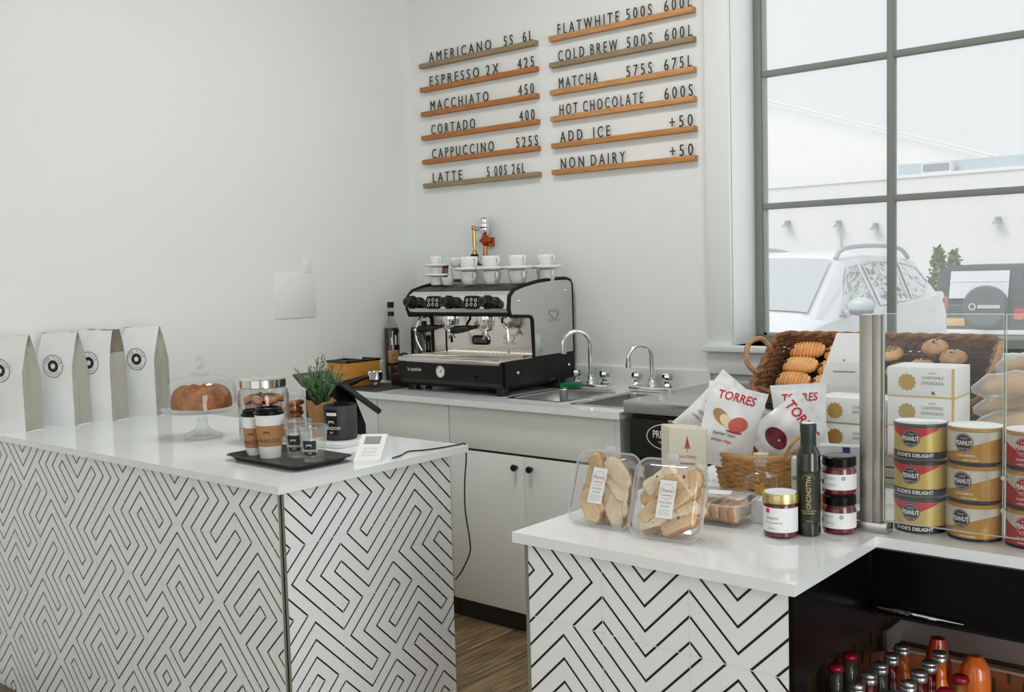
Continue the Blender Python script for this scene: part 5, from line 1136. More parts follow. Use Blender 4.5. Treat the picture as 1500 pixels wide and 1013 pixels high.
# ---------------------------------------------------------------- stacked tins
tin_red = M('tin_red', rgb(200, 34, 46), .3); tin_gold = M('tin_gold', rgb(212, 186, 106), .32, .15); tin_white = M('tin_white', rgb(218, 214, 202), .35); tin_ochre = M('tin_ochre', rgb(190, 140, 62), .32, .2)
tin_navy = M('tin_navy', rgb(26, 26, 44), .35); tin_rose = M('tin_rose', rgb(178, 34, 56), .3); tin_lid = M('tin_lid_metal', (.6, .6, .58), .3, .8)
def tin(kind, label, x, z, rot, grp):
    t = thing('food_tin', label, 'tin', (x, -1.66, z), 0, grp); a = va(x, -1.66)+rot; R = .0464; h = .0672; n = 72
    base = {0: tin_gold, 1: tin_white, 2: tin_white}[kind]
    MB().lathe([(0, .001), (R-.001, .001), (R, .002), (R, h-.006), (0, h-.006)], 56).build('can_body', base, t)
    lp = [(R-.0005, h-.008), (R+.0012, h-.007), (R+.0012, h-.0005), (R-.001, h), (R-.003, h-.0012), (0, h-.002)]
    MB().lathe(lp[:4], 56, 0).lathe(lp[3:], 56, 1).build('lid', [tin_navy if kind == 0 else tin_ochre, tin_lid if kind == 0 else m_white], t)
    lb = MB()
    def col(zf0, zf1, m, e, a0=a-1.7, a1=a+1.7):
        vs = []
        for i in range(n+1):
            b = a0+(a1-a0)*i/n; 
            for z in (zf0(b-a), zf1(b-a)): vs.append(((R+e)*math.cos(b), (R+e)*math.sin(b), z))
        lb.add(vs, [(2*i, 2*i+2, 2*i+3, 2*i+1) for i in range(n)], m, True)
    top = h-.008
    if kind == 0:
        col(lambda q: min(top, h*.52+(.30*h*abs(q)*(1.0 if q > 0 else .9))), lambda q: top, 0, .0003)
        col(lambda q: .002, lambda q: .0155, 1, .0004); lb.text("DUDE'S DELIGHT", .0088, 3, z=.0065, cyl=(R+.0008, a+.12), bold=.03, sp=1.05)
    elif kind == 1:
        col(lambda q: .006, lambda q: h*(.48+.11*math.sin(1.5*q-.3)+.08*q), 0, .0003); col(lambda q: .001, lambda q: .006, 1, .0004)
        lb.text('CINNAMON', .0062, 3, z=.0155, cyl=(R+.0008, a+.05), bold=.01).text('raisin crunch', .0055, 3, z=.0085, cyl=(R+.0008, a+.25), bold=.01)
    else:
        col(lambda q: .006, lambda q: h*(.42-.30*q if q < .25 else .345), 0, .0003); col(lambda q: .001, lambda q: .006, 1, .0004)
        lb.text('RASPBERRY', .0062, 3, z=.0165, cyl=(R+.0008, a+.05), bold=.01).text('white chocolate', .0055, 3, z=.009, cyl=(R+.0008, a+.1), bold=.01)
    X = cyl_frame(R, R, 0, 1, a, h*.60, 0)
    rr = .0165; vs = []
    def cyldisc(r0, r1, m, e):
        k = 40; v = []
        for r_ in (r0, r1):
            for i in range(k):
                q = 2*PI*i/k; b = a+r_*math.cos(q)/R; v.append(((R+e)*math.cos(b), (R+e)*math.sin(b), h*.60+r_*math.sin(q)))
        lb.add(v, [(i, k+i, k+(i+1) % k, (i+1) % k) for i in range(k)], m, True)
    cm_ = 1 if kind != 2 else 0
    [cyldisc(max(.0001, rr*j/5), rr*(j+1)/5, cm_, .0007) for j in range(5)]; cyldisc(rr-.0022, rr-.0016, 3, .0009)
    lb.text('PEANUT', .0115, 3, z=h*.60-.0042, cyl=(R+.0011, a), bold=.03, wx=.72).text('butter co', .0042, 3, z=h*.60-.0112, cyl=(R+.0011, a)).text('roasted', .0042, 3, z=h*.60+.0072, cyl=(R+.0011, a))
    lb.build('printed_label', [{0: tin_red, 1: tin_ochre, 2: tin_rose}[kind], tin_navy, tin_gold, m_whiteprint], t)
pos = ('bottom', 'middle', 'top')
for k in range(3):
    tin(0, pos[k]+' red and gold tin with a navy band nearest the steel post', 2.9915, CZ+k*.0685, -.38, 'red and gold tins')
    tin(1, pos[k]+' white and ochre tin in the middle stack behind the glass', 3.0885, CZ+k*.0685, -.55+.06*k, 'white and ochre tins')
    tin(2, pos[k]+' white and crimson tin in the stack cut by the right photo edge', 3.186, CZ+k*.0685, -.30-.03*k, 'white and crimson tins')

# ---------------------------------------------------------------- pastry basket on the stainless worktop
TB = .9555+.0; tilt = .663
t = thing('basket_stand', 'dark sloping display stand under the long pastry basket', 'stand', (2.14, -.60, .955))
MB().prism([(.0, .001), (.185, .001), (.185, .145), (.0, .012)], .02, .66, frame((0, 0, 0), (0, 1, 0), (0, 0, 1))).build('wedge', M('dark_stand', rgb(60, 50, 40), .6), t)
BL, BD, BH = .655, .235, .062
t = thing('pastry_basket', 'long dark brown wicker basket of pastries and muffins tilted below the window', 'basket', (2.155, -.612, .972))
t.rotation_euler = (tilt, 0, 0)
def rect_loop(x0, x1, y0, y1, z, r, n=10):
    pts = []
    for (cx, cy, a0) in ((x1-r, y1-r, 0), (x0+r, y1-r, PI/2), (x0+r, y0+r, PI), (x1-r, y0+r, 1.5*PI)):
        for i in range(5): a = a0+PI/2*i/4; pts.append((cx+r*math.cos(a), cy+r*math.sin(a), z))
    out = []
    for i in range(len(pts)):
        a, b = Vector(pts[i]), Vector(pts[(i+1) % len(pts)]); k = max(1, int((b-a).length/.013))
        for j in range(k): out.append(a.lerp(b, j/k))
    return out
wl = MB()
for j in range(7):
    k = j/6; lp = rect_loop(-.0-.012*k, BL+.012*k, -.012*k, BD+.012*k, .006+BH*k, .03); c = Vector((BL/2, BD/2, 0)); q = []
    for i, p in enumerate(lp):
        d = (p-c); d.z = 0; d.normalize(); q.append(p+d*.0045*(1 if (i+j) % 2 else -1))
    wl.tube(q, .0052, 6, 0, closed=True)
wl.build('woven_wall', m_wickdark, t)
rm = MB(); lp = rect_loop(-.014, BL+.014, -.014, BD+.014, BH+.01, .032)
for s in (0, PI): rm.tube([p+Vector((.005*math.cos(i*.9+s), .005*math.cos(i*.9+s), .006*math.sin(i*.9+s))) for i, p in enumerate(lp)], .0075, 7, 0, closed=True)
rm.build('braided_rim', m_wickdark, t)
MB().box(.004, BL-.004, .004, BD-.004, .0, .007).build('base', M('dark_basket_base', rgb(52, 34, 22), .8), t)
m_hand = M('tan_rope', rgb(178, 138, 98), .75, var=.3, vscale=90)
for (x, s) in ((-.014, -1), (BL+.014, 1)):
    MB().tube(smooth([(x, BD*.24, BH+.012), (x+s*.022, BD*.25, BH+.055), (x+s*.034, BD*.5, BH+.080), (x+s*.022, BD*.75, BH+.055), (x, BD*.76, BH+.012)], 7), .0085, 8).build('handle', m_hand, t)
PM = Matrix.Translation((2.155, -.612, .972)) @ RX(tilt)
m_past = [M('pastry_crust_'+n, c, .45, var=.28, vscale=24, bump=.3, bscale=40, coat=.2) for n, c in (('a', rgb(216, 142, 72)), ('b', rgb(230, 172, 108)))]
def pastry_mesh(seed):
    mb = MB(); rings = []; NJ = 46
    for j in range(NJ+1):
        x = -.056+.112*j/NJ; e = math.sqrt(max(.03, 1-(abs(x)/.058)**4)); rid = 1+.20*abs(math.sin(PI*j/4.6)); ring = []
        for i in range(16):
            a = 2*PI*i/16; ring.append((x+.006*math.sin(a), 0.0275*e*math.cos(a)*rid, .022*e*(math.sin(a)*rid if math.sin(a) > 0 else .55*math.sin(a))))
        rings.append(ring)
    mb.loft(rings); mb.m = [2 if abs(math.sin(PI*((q//16)+.5)/4.6)) > .82 and q//16 < NJ else 0 for q in range(len(mb.f))]; mb.box(-.05, -.02, -.004, .004, .012, .021, 1, .002).box(.03, .048, -.003, .005, .012, .0215, 1, .002); return mb.mesh('pastry', [m_past[seed % 2], M('chocolate_filling', rgb(60, 30, 20), .5), M('pastry_ridge', rgb(234, 178, 110), .4, var=.12, vscale=30)])
PMs = [pastry_mesh(0), pastry_mesh(1)]
wh = ('front', 'middle', 'back')
for row in range(3):
    for colm in range(2):
        o = bpy.data.objects.new('ridged_pastry', PMs[(row+colm) % 2]); COL.objects.link(o)
        o.matrix_world = PM @ T(.098+colm*.118, .058+row*.070, .047) @ RZ(.06*(row-1)+.25*colm) @ RX(.12)
        tag(o, 'ridged orange pastry in the '+wh[row]+' row at the '+('left end' if colm == 0 else 'paper bag side')+' of the long basket', 'pastry', 'ridged pastries in the long basket')
m_muf = M('muffin_top', rgb(196, 152, 112), .75, var=.2, vscale=30, bump=.4, bscale=50); m_berry = M('blueberry', rgb(70, 70, 96), .5)
def muffin(seed):
    r = random.Random(seed); mb = MB().lathe([(0, -.02), (.022, -.02), (.027, .0), (.036, .004), (.039, .012), (.034, .024), (.02, .033), (0, .036)], 24)
    for k in range(9):
        a = r.uniform(0, 6.28); q = r.uniform(.008, .033); mb.ball((q*math.cos(a), q*math.sin(a), .036*(1-(q/.045)**2)), .0042, 1, 8, 6)
    return mb.mesh('muffin', [m_muf, m_berry])
MM = [muffin(1), muffin(2)]
for i, (x, y, z, lb_) in enumerate(((.495, .203, .062, 'blueberry muffin at the back of the basket seen through the glass'), (.555, .165, .058, 'blueberry muffin right of centre in the basket behind the glass'), (.47, .135, .045, 'half hidden blueberry muffin in front of the rear one'), (.575, .095, .042, 'blueberry muffin lowest at the right end of the basket'))):
    o = bpy.data.objects.new('blueberry_muffin', MM[i % 2]); COL.objects.link(o); o.matrix_world = PM @ T(x, y, z-.006) @ RX(-.35) @ RZ(i); tag(o, lb_, 'muffin', 'blueberry muffins in the long basket')
def conch():
    mb = MB().lathe([(0, 0), (.034, 0), (.043, .008), (.041, .018), (.028, .029), (0, .034)], 26)
    for k in range(-3, 4):
        for ax in (0, 1):
            pts = []
            for q in range(13):
                u = -.04+.08*q/12; v = k*.0115; rr = math.hypot(u, v)
                if rr < .0405: pts.append((u, v, .0345*(1-(rr/.044)**2.6)+.003) if ax else (v, u, .0345*(1-(rr/.044)**2.6)+.003))
            if len(pts) > 2: mb.tube(pts, .0011, 5, 1)
    return mb.mesh('scored_bun', [M('bun_crust', rgb(214, 172, 116), .6, var=.15, vscale=20), M('score_lines', rgb(96, 62, 40), .6)])
CM = conch()
for (x, y, z, lb_) in (((.355, .200, .042, 'round bun with dark criss cross lines beside the steel post')), ((.405, .135, .034, 'round criss cross bun lower down behind the tea boxes'))):
    o = bpy.data.objects.new('scored_bun', CM); COL.objects.link(o); o.matrix_world = PM @ T(x, y, z-.012) @ RX(-.3); tag(o, lb_, 'bun', 'scored buns in the long basket')

# ---------------------------------------------------------------- bagged baguettes on a second crate
crate('weathered grey wooden crate under the bagged baguettes', 3.07, 3.46, -1.32, -1.07, .10)
m_loaf = M('baguette_crust', rgb(206, 170, 124), .7, var=.25, vscale=14, bump=.3, bscale=30)
m_film = MG('baguette_film', (.96, .96, .95), .8, .12, haze=.32, hcol=(.9, .88, .84))
def baguette(label, A, B, r, seed):
    A, B = Vector(A), Vector(B); rd = random.Random(seed); n = 26; ax = (B-A).normalized(); L_ = (B-A).length
    t = thing('bagged_baguette', label, 'baguette', (0, 0, 0), group='bagged baguettes'); t.location = A
    pts = [ax*L_*i/n for i in range(n+1)]; rad = [r*math.sqrt(max(.04, 1-abs(2*i/n-1)**5))*(1+.07*math.sin(i*1.7)) for i in range(n+1)]
    MB().tube(pts, rad, 14).build('loaf', m_loaf, t)
    p2 = [ax*(L_*1.14*i/n)-ax*L_*.05 for i in range(n+1)]; r2 = [r*1.16*(1-.75*max(0, (abs(2*i/n-1)-.82)/.18)**1.5)*(1+.09*math.sin(i*2.3+seed)) for i in range(n+1)]
    mb = MB().tube(p2, r2, 14); mb.build('clear_bag', m_film, t)
baguette('bagged baguette lowest of the heap behind the tins', (2.985, -1.225, 1.045), (3.40, -1.20, 1.085), .027, 1)
baguette('bagged baguette second from the bottom of the heap behind the tins', (2.965, -1.155, 1.072), (3.38, -1.135, 1.135), .026, 2)
baguette('bagged baguette third from the bottom of the heap behind the tins', (2.975, -1.205, 1.125), (3.39, -1.185, 1.20), .026, 3)
baguette('bagged baguette topmost of the heap below the rope handle', (3.00, -1.115, 1.165), (3.41, -1.10, 1.225), .027, 4)
t = thing('bread_basket', 'pale wicker basket whose arched handle shows at the right photo edge', 'basket', (3.13, -.93, CZ+.0005-.0))
t.location = (3.16, -.42, .9555)
weave_oval(.13, .10, .16, .12, .10, 10, 28, .0052).build('woven_wall', m_hand, t)
MB().lathe([(0, .001), (.125, .001), (.125, .007), (0, .007)], 26, X=S(1, .78, 1)).build('base', m_hand, t)
MB().tube([(.165*math.cos(q), -.03, .09+.185*math.sin(q)) for q in [PI*i/20 for i in range(21)]], .0075, 8).build('arched_handle', m_hand, t)

# ---------------------------------------------------------------- refrigerated drinks under the counter
t = thing('drinks_cooler', 'open black refrigerated drinks case with slotted walls under the right counter', 'cooler', (2.84, -1.345, 0))
m_in = M('cooler_liner', rgb(62, 44, 34), .45, var=.08, vscale=6)
sw = MB().box(-.012, 0, -.70, .0, .03, .66, 0)
for i in range(15):
    for j in range(6):
        y = -.66+i*.045; z = .33+j*.05+(.025 if i % 2 else 0); sw.box(-.001, .0006, y-.004, y+.004, z, z+.03, 1)
sw.build('slotted_side_wall', [m_in, m_blackmatte], t)
bw = MB().box(-.012, 1.4, 0, .012, .03, .66, 0)
for i in range(20):
    for j in range(6):
        x = .20+i*.030; z = .30+j*.05+(.025 if i % 2 else 0); bw.box(x-.0035, x+.0035, -.0006, .001, z, z+.032, 1)
bw.build('slotted_back_wall', [m_in, m_blackmatte], t)
MB().box(.001, 1.4, -.012, -.001, .573, .62, 0, .001).box(.001, .012, -.10, -.012, .573, .62, 0, .001).build('steel_rail', M('satin_rail', (.42, .41, .38), .5, .5), t)
MB().box(0, 1.4, -.012, -.004, .566, .573, 0).build('light_lip', m_in, t)
MB().box(.0845, .092, -.7405, -.39, .735, .8893).build('black_side_panel', m_blackgloss, t); MB().box(.0845, .092, -.7405, -.69, 0.0, .735).build('black_post', m_blackgloss, t)
MB().box(0, 1.4, -.69, -.001, .43, .445, 0).build('shelf', m_black, t)
MB().box(0, 1.4, -.70, -.001, .03, .05, 0).build('floor_pan', m_black, t)
MB().box(0, 1.4, -.395, .012, .757, .769, 0).build('top_panel', m_blackmatte, t)
MB().box(0, 1.4, -.002, .012, .66, .757).box(-.012, 0, -.69, .012, .66, .757).build('upper_liner', m_blackmatte, t)
MB().box(.10, 1.4, -.42, -.40, .785, .8893).box(.10, 1.4, -.42, .0, .77, .785).build('front_fascia', m_blackgloss, t)
MB().tube([(.112, -.428, .783), (.145, -.43, .783), (.20, -.43, .782), (.262, -.428, .7805)], [.003, .0042, .0035, .0012], 8).build('fascia_glint', m_chrome, t)  # tapered chrome sliver modelled in place of the highlight on the black ledge
MB().box(.02, 1.3, -.04, -.02, .5605, .566).build('led_strip', M('warm_led', (.5, .4, .3), .5), t)
l = bpy.data.lights.new('cooler_lamp', 'AREA'); l.shape = 'RECTANGLE'; l.size = .5; l.size_y = .03; l.energy = .6; l.color = (1, .50, .22)
lo = bpy.data.objects.new('cooler_lamp', l); COL.objects.link(lo); lo.location = (3.10, -1.375, .558); lo.rotation_euler = (-.25, 0, 0)
m_capsilver = M('silver_cap', (.72, .73, .73), .28, .9); m_capred = M('dark_red_cap', rgb(150, 24, 44), .35)
def drink(kind):
    if kind == 'silver':
        b = [(0, .001), (.026, 0), (.029, .004), (.029, .10), (.026, .125), (.015, .155), (.0125, .17), (.0125, .195), (0, .195)]; cap = [(0, .215), (.0135, .2145), (.0142, .2125), (.0142, .207), (.0135, .2065), (.0142, .2055), (.0142, .197), (.0138, .196), (0, .196)]
    else:
        b = [(0, .001), (.025, 0), (.028, .004), (.028, .095), (.024, .12), (.0155, .145), (.0125, .165), (.0125, .2), (0, .2)]; cap = [(0, .2145), (.012, .214), (.0145, .211), (.0152, .204), (.0145, .2035), (0, .2035)]
    return MB().lathe(b, 22), MB().lathe(cap, 22)
DM = {}
def drink_bottle(kind, mat, x, y, label, grp):
    t = thing('drink_bottle', label, 'bottle', (x, y, .4455), group=grp); key = (kind, mat.name)
    if key not in DM:
        a, b = drink(kind); DM[key] = (a.mesh('bottle_body', [mat]), b.mesh('bottle_cap', [m_capsilver if kind == 'silver' else m_capred]))
    for nm, me in zip(('bottle_body', 'bottle_cap'), DM[key]):
        o = bpy.data.objects.new(nm, me); COL.objects.link(o); o.parent = t
m_dr = M('red_drink', rgb(110, 16, 14), .08, coat=.6); m_or = M('orange_drink', rgb(225, 110, 30), .1, coat=.6); m_gr = M('grey_green_drink', rgb(70, 76, 66), .08, coat=.6)
m_am = M('amber_drink', rgb(150, 84, 30), .08, coat=.6)
for k in range(6):
    drink_bottle('silver', m_or if k == 0 else (m_dr if k % 2 else m_gr), 2.9415, -1.614-k*.0575, 'silver capped drink %s in the left silver row of the cooler' % ('at the very back', 'second from the back', 'third from the back', 'fourth from the back', 'fifth from the back', 'nearest the front')[k], 'silver capped bottles in the cooler')
for k in range(5):
    drink_bottle('silver', m_or if k == 0 else (m_dr if k < 3 else m_gr), 3.0105, -1.608-k*.0578, 'silver capped drink %s in the right silver row of the cooler' % ('at the very back', 'second from the back', 'third from the back', 'fourth from the back', 'nearest the front')[k], 'silver capped bottles in the cooler')
for (x, y, m, lb_) in ((2.8765, -1.712, m_gr, 'red capped bottle deeper in beside the slotted side wall'), (2.8765, -1.781, m_gr, 'red capped bottle nearest the black side panel'), (3.076, -1.700, m_am, 'red capped amber bottle furthest right in the cooler'), (3.0735, -1.775, m_am, 'red capped amber bottle in front of another at the right')):
    drink_bottle('red', m, x, y, lb_, 'red capped bottles in the cooler')
t = thing('juice_bottle', 'larger glowing orange juice bottle at the back of the cooler', 'bottle', (3.066, -1.575, .4455))
MB().lathe([(0, .001), (.026, 0), (.029, .004), (.029, .165), (.026, .187), (.018, .203), (.011, .21), (0, .21)], 26).build('bottle_body', M('orange_juice', rgb(245, 120, 50), .15, coat=.5), t)
t = thing('juice_bottle', 'narrow red orange juice bottle behind the left silver capped row', 'bottle', (2.985, -1.535, .4455))
MB().lathe([(0, .001), (.026, 0), (.028, .004), (.028, .15), (.02, .19), (.013, .215), (0, .216)], 26).build('bottle_body', M('red_orange_juice', rgb(220, 70, 30), .15, coat=.5), t)
# ---------------------------------------------------------------- outside the window
def sun():
    l = bpy.data.lights.new('sun', 'SUN'); l.energy = 1.9; l.angle = .6; l.color = (1, .97, .92)
    o = bpy.data.objects.new('sun', l); COL.objects.link(o); o.rotation_euler = Vector((.55, .85, -1.1)).to_track_quat('-Z', 'Z').to_euler()
sun()
m_fac = M('pale_facade', (.80, .80, .80), .8, var=.02, vscale=2)
t = thing('flat_roof_building', 'long white flat roofed building with a blue grey parapet across the lot', 'building', (0, 30, 0))
MB().box(-34, 14, 0, 9, -.62, 4.12).build('wall', m_fac, t)
MB().box(-34, 14, -.06, .0, 4.04, 4.14).build('coping', M('white_coping', (.84, .84, .84), .6), t)
MB().box(-8.25, 14, .5, .62, 4.12, 4.52).build('parapet', M('blue_grey_parapet', rgb(186, 200, 206), .7), t)
MB().box(-7.35, -6.45, -.02, .4, 4.14, 4.46).box(-7.3, -6.5, -.03, -.02, 4.18, 4.42, 1).build('roof_hatch', [m_fac, M('hatch_grille', rgb(150, 160, 165), .6)], t)
for x, z in ((-11.87, 2.77), (-10.04, 2.68), (-8.8, 2.53), (-5.04, 2.53)):
    MB().box(x-.07, x+.07, -.18, 0, z-.05, z+.12, 0, .02).lathe([(0, 0), (.16, 0), (.08, .1), (0, .1)], 14, X=T(x, -.2, z-.1)).build('wall_lamp', M('lamp_grey', rgb(150, 155, 158), .5), t)
MB().box(-10.1, -9.98, -.1, 0, -.6, 2.5).build('downpipe', M('pale_pipe', (.70, .71, .71), .6), t)
t = thing('gabled_building', 'faint white building with a sloping roof edge rising at the left', 'building', (0, 40, 0))
MB().prism([(-40, -.6), (-8, -.6), (-8, 5.4), (-20, 9.6), (-40, 9.6)], 0, 9, frame((0, 9, 0), (1, 0, 0), (0, 0, 1)) ).build('wall', m_fac, t)
MB().tube([(-7.6, -.3, 5.35), (-20, -.3, 9.7), (-40, -.3, 9.7)], .05, 6).build('roof_edge', M('roof_edge_paint', (.76, .77, .77), .6), t)
# ---- white wagon
m_carwhite = M('car_white_paint', (.82, .84, .86), .22, coat=.6); m_carglass = M('car_window', (.70, .74, .75), .03, .75)
m_clad = M('car_grey_cladding', rgb(120, 124, 126), .6); m_rub = M('tyre_rubber', (.03, .03, .03), .8); m_rim = M('wheel_rim', (.6, .6, .62), .3, .9)
m_tail = M('tail_light_red', rgb(200, 50, 50), .2); m_amberl = M('amber_lens', rgb(230, 120, 60), .25)
car = thing('car', 'white station wagon parked nose first outside the window', 'car', (-1.02, 4.12, -.12))
ST = [(0, .35, .62, .66, .66, .70, .52), (.12, .26, .80, .76, .80, .82, .66), (.6, .24, .88, .88, .87, .93, .72), (1.2, .24, .90, .98, .90, 1.03, .76), (1.95, .24, .91, 1.03, .91, 1.545, .69), (2.6, .24, .92, 1.05, .92, 1.60, .72), (3.5, .24, .92, 1.08, .92, 1.585, .71), (4.2, .25, .91, 1.12, .90, 1.52, .67), (4.58, .27, .90, 1.14, .88, 1.17, .74), (4.8, .36, .84, 1.02, .84, 1.06, .70)]
def stn(y):
    for a, b in zip(ST, ST[1:]):
        if a[0] <= y <= b[0]:
            k = (y-a[0])/(b[0]-a[0]); return [p+(q-p)*k for p, q in zip(a, b)]
    return list(ST[-1])
rings = []
for s in ST:
    y, zb, hb, zl, hl, zr, hr = s
    half = [(hb*.9, zb), (hb, zb+.1), (hb+.015, (zb+zl)/2), (hl, zl), (hl-.02, zl+.02), ((hl*.35+hr*.65), zl+(zr-zl)*.62), (hr, zr-.01), (hr*.85, zr+.03), (hr*.4, zr+.05)]
    rings.append([(a, y, b) for a, b in half]+[(-a, y, b) for a, b in reversed(half)])
MB().loft(rings).build('body', m_carwhite, car, sharp=.7)
def sp(y, tt, sg=1, e=.012):
    _, zb, hb, zl, hl, zr, hr = stn(y)
    if tt < .62: k = tt/.62; x = hl-.02+((hl*.35+hr*.65)-hl+.02)*k; z = zl+.02+((zl+(zr-zl)*.62)-zl-.02)*k
    else: k = (tt-.62)/.38; x = (hl*.35+hr*.65)+(hr-(hl*.35+hr*.65))*k; z = zl+(zr-zl)*.62+(zr-.01-zl-(zr-zl)*.62)*k
    return (sg*(x+e), y, z)
def glass_panel(poly, name='side_window'):
    for sg in (1, -1):
        mb = MB(); P = []
        for i in range(len(poly)):
            a, b = poly[i], poly[(i+1) % len(poly)]
            for k in range(4): P.append((a[0]+(b[0]-a[0])*k/4, a[1]+(b[1]-a[1])*k/4))
        c = (sum(p[0] for p in P)/len(P), sum(p[1] for p in P)/len(P)); vs = [sp(c[0], c[1], sg)]+[sp(p[0], p[1], sg) for p in P]; n = len(P)
        mb.add(vs, [(0, 1+i, 1+(i+1) % n) if sg > 0 else (0, 1+(i+1) % n, 1+i) for i in range(n)], 0, True)
        mb.tube([sp(p[0], p[1], sg, .016) for p in P], .009, 5, 1, closed=True); mb.build(name, [m_carglass, m_chrome], car)
glass_panel([(1.52, .06), (2.42, .05), (2.30, .86), (2.06, .86)]); glass_panel([(2.52, .05), (3.32, .05), (3.32, .86), (2.42, .86)]); glass_panel([(3.44, .06), (3.95, .10), (4.22, .42), (4.05, .80), (3.44, .86)])
def wsp(u, v, e=.014):
    a, b = stn(1.22), stn(1.92); y = 1.22+.70*v; s_ = stn(y); hr = s_[6]*.93; z = s_[5]+.02+.028*(1-abs(u)**2)+e; return (u*hr, y-e, z)
mb = MB(); n = 10; vs = [wsp(-1+2*i/n, j/6) for j in range(7) for i in range(n+1)]
mb.add(vs, [(j*(n+1)+i, j*(n+1)+i+1, (j+1)*(n+1)+i+1, (j+1)*(n+1)+i) for j in range(6) for i in range(n)], 0, True); mb.build('windshield', m_carglass, car)
for sg in (1, -1):
    mm = MB().ball((0, 0, 0), .13, 0, X=T(sg*1.06, 1.60, 1.12) @ S(1.0, .62, .62)).box(sg*.90-.06, sg*.90+.06, 1.6, 1.68, 1.02, 1.08, 0, .02).ball((0, 0, 0), .12, 1, X=T(sg*1.06, 1.60, 1.075) @ S(1.0, .6, .4)); mm.build('wing_mirror', [M('mirror_shell', rgb(196, 204, 210), .3), m_clad], car)
    MB().tube(smooth([(sg*.66, 1.98, 1.56), (sg*.66, 2.1, 1.64), (sg*.67, 2.4, 1.68), (sg*.675, 3.2, 1.69), (sg*.67, 3.75, 1.655), (sg*.65, 4.05, 1.56)]), .024, 8).build('roof_rail', M('rail_grey', rgb(170, 178, 184), .4), car)
    MB().box(sg*.80-.07, sg*.80+.09 if sg > 0 else sg*.80+.07, 4.50, 4.74, .93, 1.10, 0, .03).build('tail_light', m_tail, car)
    MB().box(sg*.62-.2, sg*.62+.2, -.02, .14, .62, .74, 0, .03).build('headlight', m_silver, car)
    MB().box(sg*.905-.02, sg*.905+.02, 1.1, 3.7, .24, .42, 0, .015).build('side_cladding', m_clad, car)
    for y in (.86, 3.72):
        w = MB().lathe([(.2, -.1), (.30, -.11), (.335, -.07), (.335, .07), (.30, .11), (.2, .1)], 26, 0, X=T(sg*.84, y, .335) @ RY(PI/2)).lathe([(0, -.08), (.2, -.1)], 18, 1, X=T(sg*.84, y, .335) @ RY(PI/2)).lathe([(.2, .1), (0, .08)], 18, 1, X=T(sg*.84, y, .335) @ RY(PI/2)); w.build('wheel', [m_rub, m_rim], car)
MB().tube([(-.66, 1.25, 1.05), (0, 1.18, 1.075), (.66, 1.25, 1.05)], .012, 6).build('wiper', m_clad, car)
# ---- black jeep style off roader with a spare wheel
jp = thing('off_road_car', 'black soft top off road car with a rear spare wheel seen from behind', 'car', (-.985-.74, 15.85, -.47))
m_jb = M('off_road_black', (.05, .055, .056), .35, coat=.4); m_soft = M('black_soft_top', (.055, .06, .06), .7)
MB().box(-.78, .78, 0, 2.6, .42, 1.06, 0, .05).box(-.62, .62, 2.5, 3.7, .5, 1.04, 0, .06).build('body', m_jb, jp)
MB().loft([[(-.77, .0, 1.06), (.77, .0, 1.06), (.77, 2.1, 1.06), (-.77, 2.1, 1.06)], [(-.75, .05, 1.35), (.75, .05, 1.35), (.75, 2.0, 1.35), (-.75, 2.0, 1.35)], [(-.68, .16, 1.68), (.68, .16, 1.68), (.68, 1.85, 1.70), (-.68, 1.85, 1.70)], [(-.58, .24, 1.745), (.58, .24, 1.745), (.58, 1.8, 1.76), (-.58, 1.8, 1.76)]], smooth=False).build('soft_top', m_soft, jp)
MB().add([(-.50, -.03, 1.16), (.50, -.03, 1.16), (.50, .105, 1.65), (-.50, .105, 1.65)], [(0, 1, 2, 3)]).add([(-.5, .035, 1.46), (.5, .035, 1.46), (.5, .04, 1.48), (-.5, .04, 1.48)], [(0, 1, 2, 3)], 1).build('rear_window', [M('clear_vinyl', (.75, .78, .80), .1, .3), m_whiteprint], jp)
sp_ = MB().lathe([(0, -.12), (.33, -.12), (.37, -.08), (.37, .06), (.33, .1), (0, .1)], 34, 0, X=T(.16, -.14, 1.02) @ RX(PI/2)); sX = frame((.16, -.262, 1.02), (1, 0, 0), (0, 0, 1))
sp_.rect(-.10, .27, -.03, .03, .004, 1, sX).ring((-.19, 0), .04, .065, 1, 18, sX, .004); sp_.build('spare_wheel', [M('spare_cover', (.11, .12, .12), .5), M('pale_emblem', (.6, .62, .62), .5)], jp)
MB().box(-.80, .80, -.14, .0, .52, .60, 0, .02).build('bumper', m_white, jp)
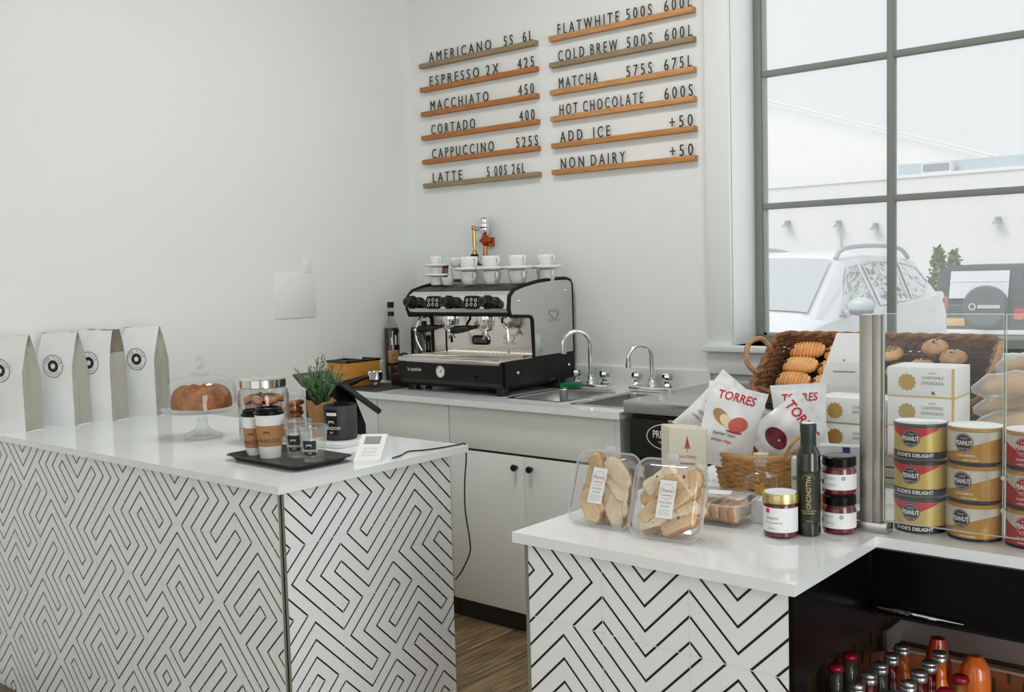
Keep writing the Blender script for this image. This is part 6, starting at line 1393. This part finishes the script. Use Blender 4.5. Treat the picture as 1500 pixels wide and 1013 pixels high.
for sg in (-1, 1):
    MB().box(sg*.68-.08, sg*.68+.08, -.05, 0, .78, .98, 0, .01).box(sg*.68-.075, sg*.68+.075, -.06, -.05, .79, .86, 1).build('tail_light', [m_tail, m_amberl], jp)
    for y in (.65, 3.0):
        MB().lathe([(0, -.13), (.34, -.13), (.38, -.09), (.38, .09), (.34, .13), (0, .13)], 24, X=T(sg*.74, y, .38) @ RY(PI/2)).build('wheel', m_rub, jp)
MB().box(-.56, -.22, -.03, 0, .66, .80, 0, .008).build('licence_plate', M('plate_yellow', rgb(226, 180, 100), .5), jp)
# ---- shrubs
m_leaf = [M('shrub_leaf_'+n, c, .6) for n, c in (('a', rgb(110, 130, 72)), ('b', rgb(150, 160, 96)), ('c', rgb(78, 104, 60)))]
def shrub(name, label, x, y, z, r, h, n, seed, group=None, wide=None):
    t = thing(name, label, 'shrub', (x, y, z), group=group); rd = random.Random(seed); fo = MB()
    for k in range(n):
        v = rd.random()**.8; a = rd.uniform(0, 2*PI); rr = r*(1-v)**.6*rd.uniform(.55, 1) if wide is None else r*rd.uniform(.3, 1)
        p = Vector((rr*math.cos(a)*(wide or 1), rr*math.sin(a), .08*h+v*h*.92)); d = Vector((rd.uniform(-1, 1), rd.uniform(-1, 1), rd.uniform(-.3, 1))).normalized(); s_ = d.orthogonal().normalized()*.05; ln = rd.uniform(.1, .2)
        fo.add([p, p+d*ln*.5+s_, p+d*ln, p+d*ln*.5-s_], [(0, 1, 2, 3)], rd.choice((0, 0, 1, 2)))
    fo.build('foliage', m_leaf, t); MB().tube([(0, 0, 0), (0, 0, h*.7)], [.05, .02], 6).build('stem', M('shrub_stem', rgb(90, 74, 56), .8), t)
shrub('conical_shrub', 'slender green conical shrub between the two parked cars', -4.95, 24, -.6, .42, 2.25, 700, 1)
shrub('conical_shrub', 'slender green shrub tip showing above the black off road car', -5.45, 27, -.6, .42, 2.2, 500, 2)
shrub('hedge', 'broad green hedge mirrored in the side windows of the white wagon', 4.4, 14.0, -.5, 1.7, 4.6, 4200, 3, wide=2.4)
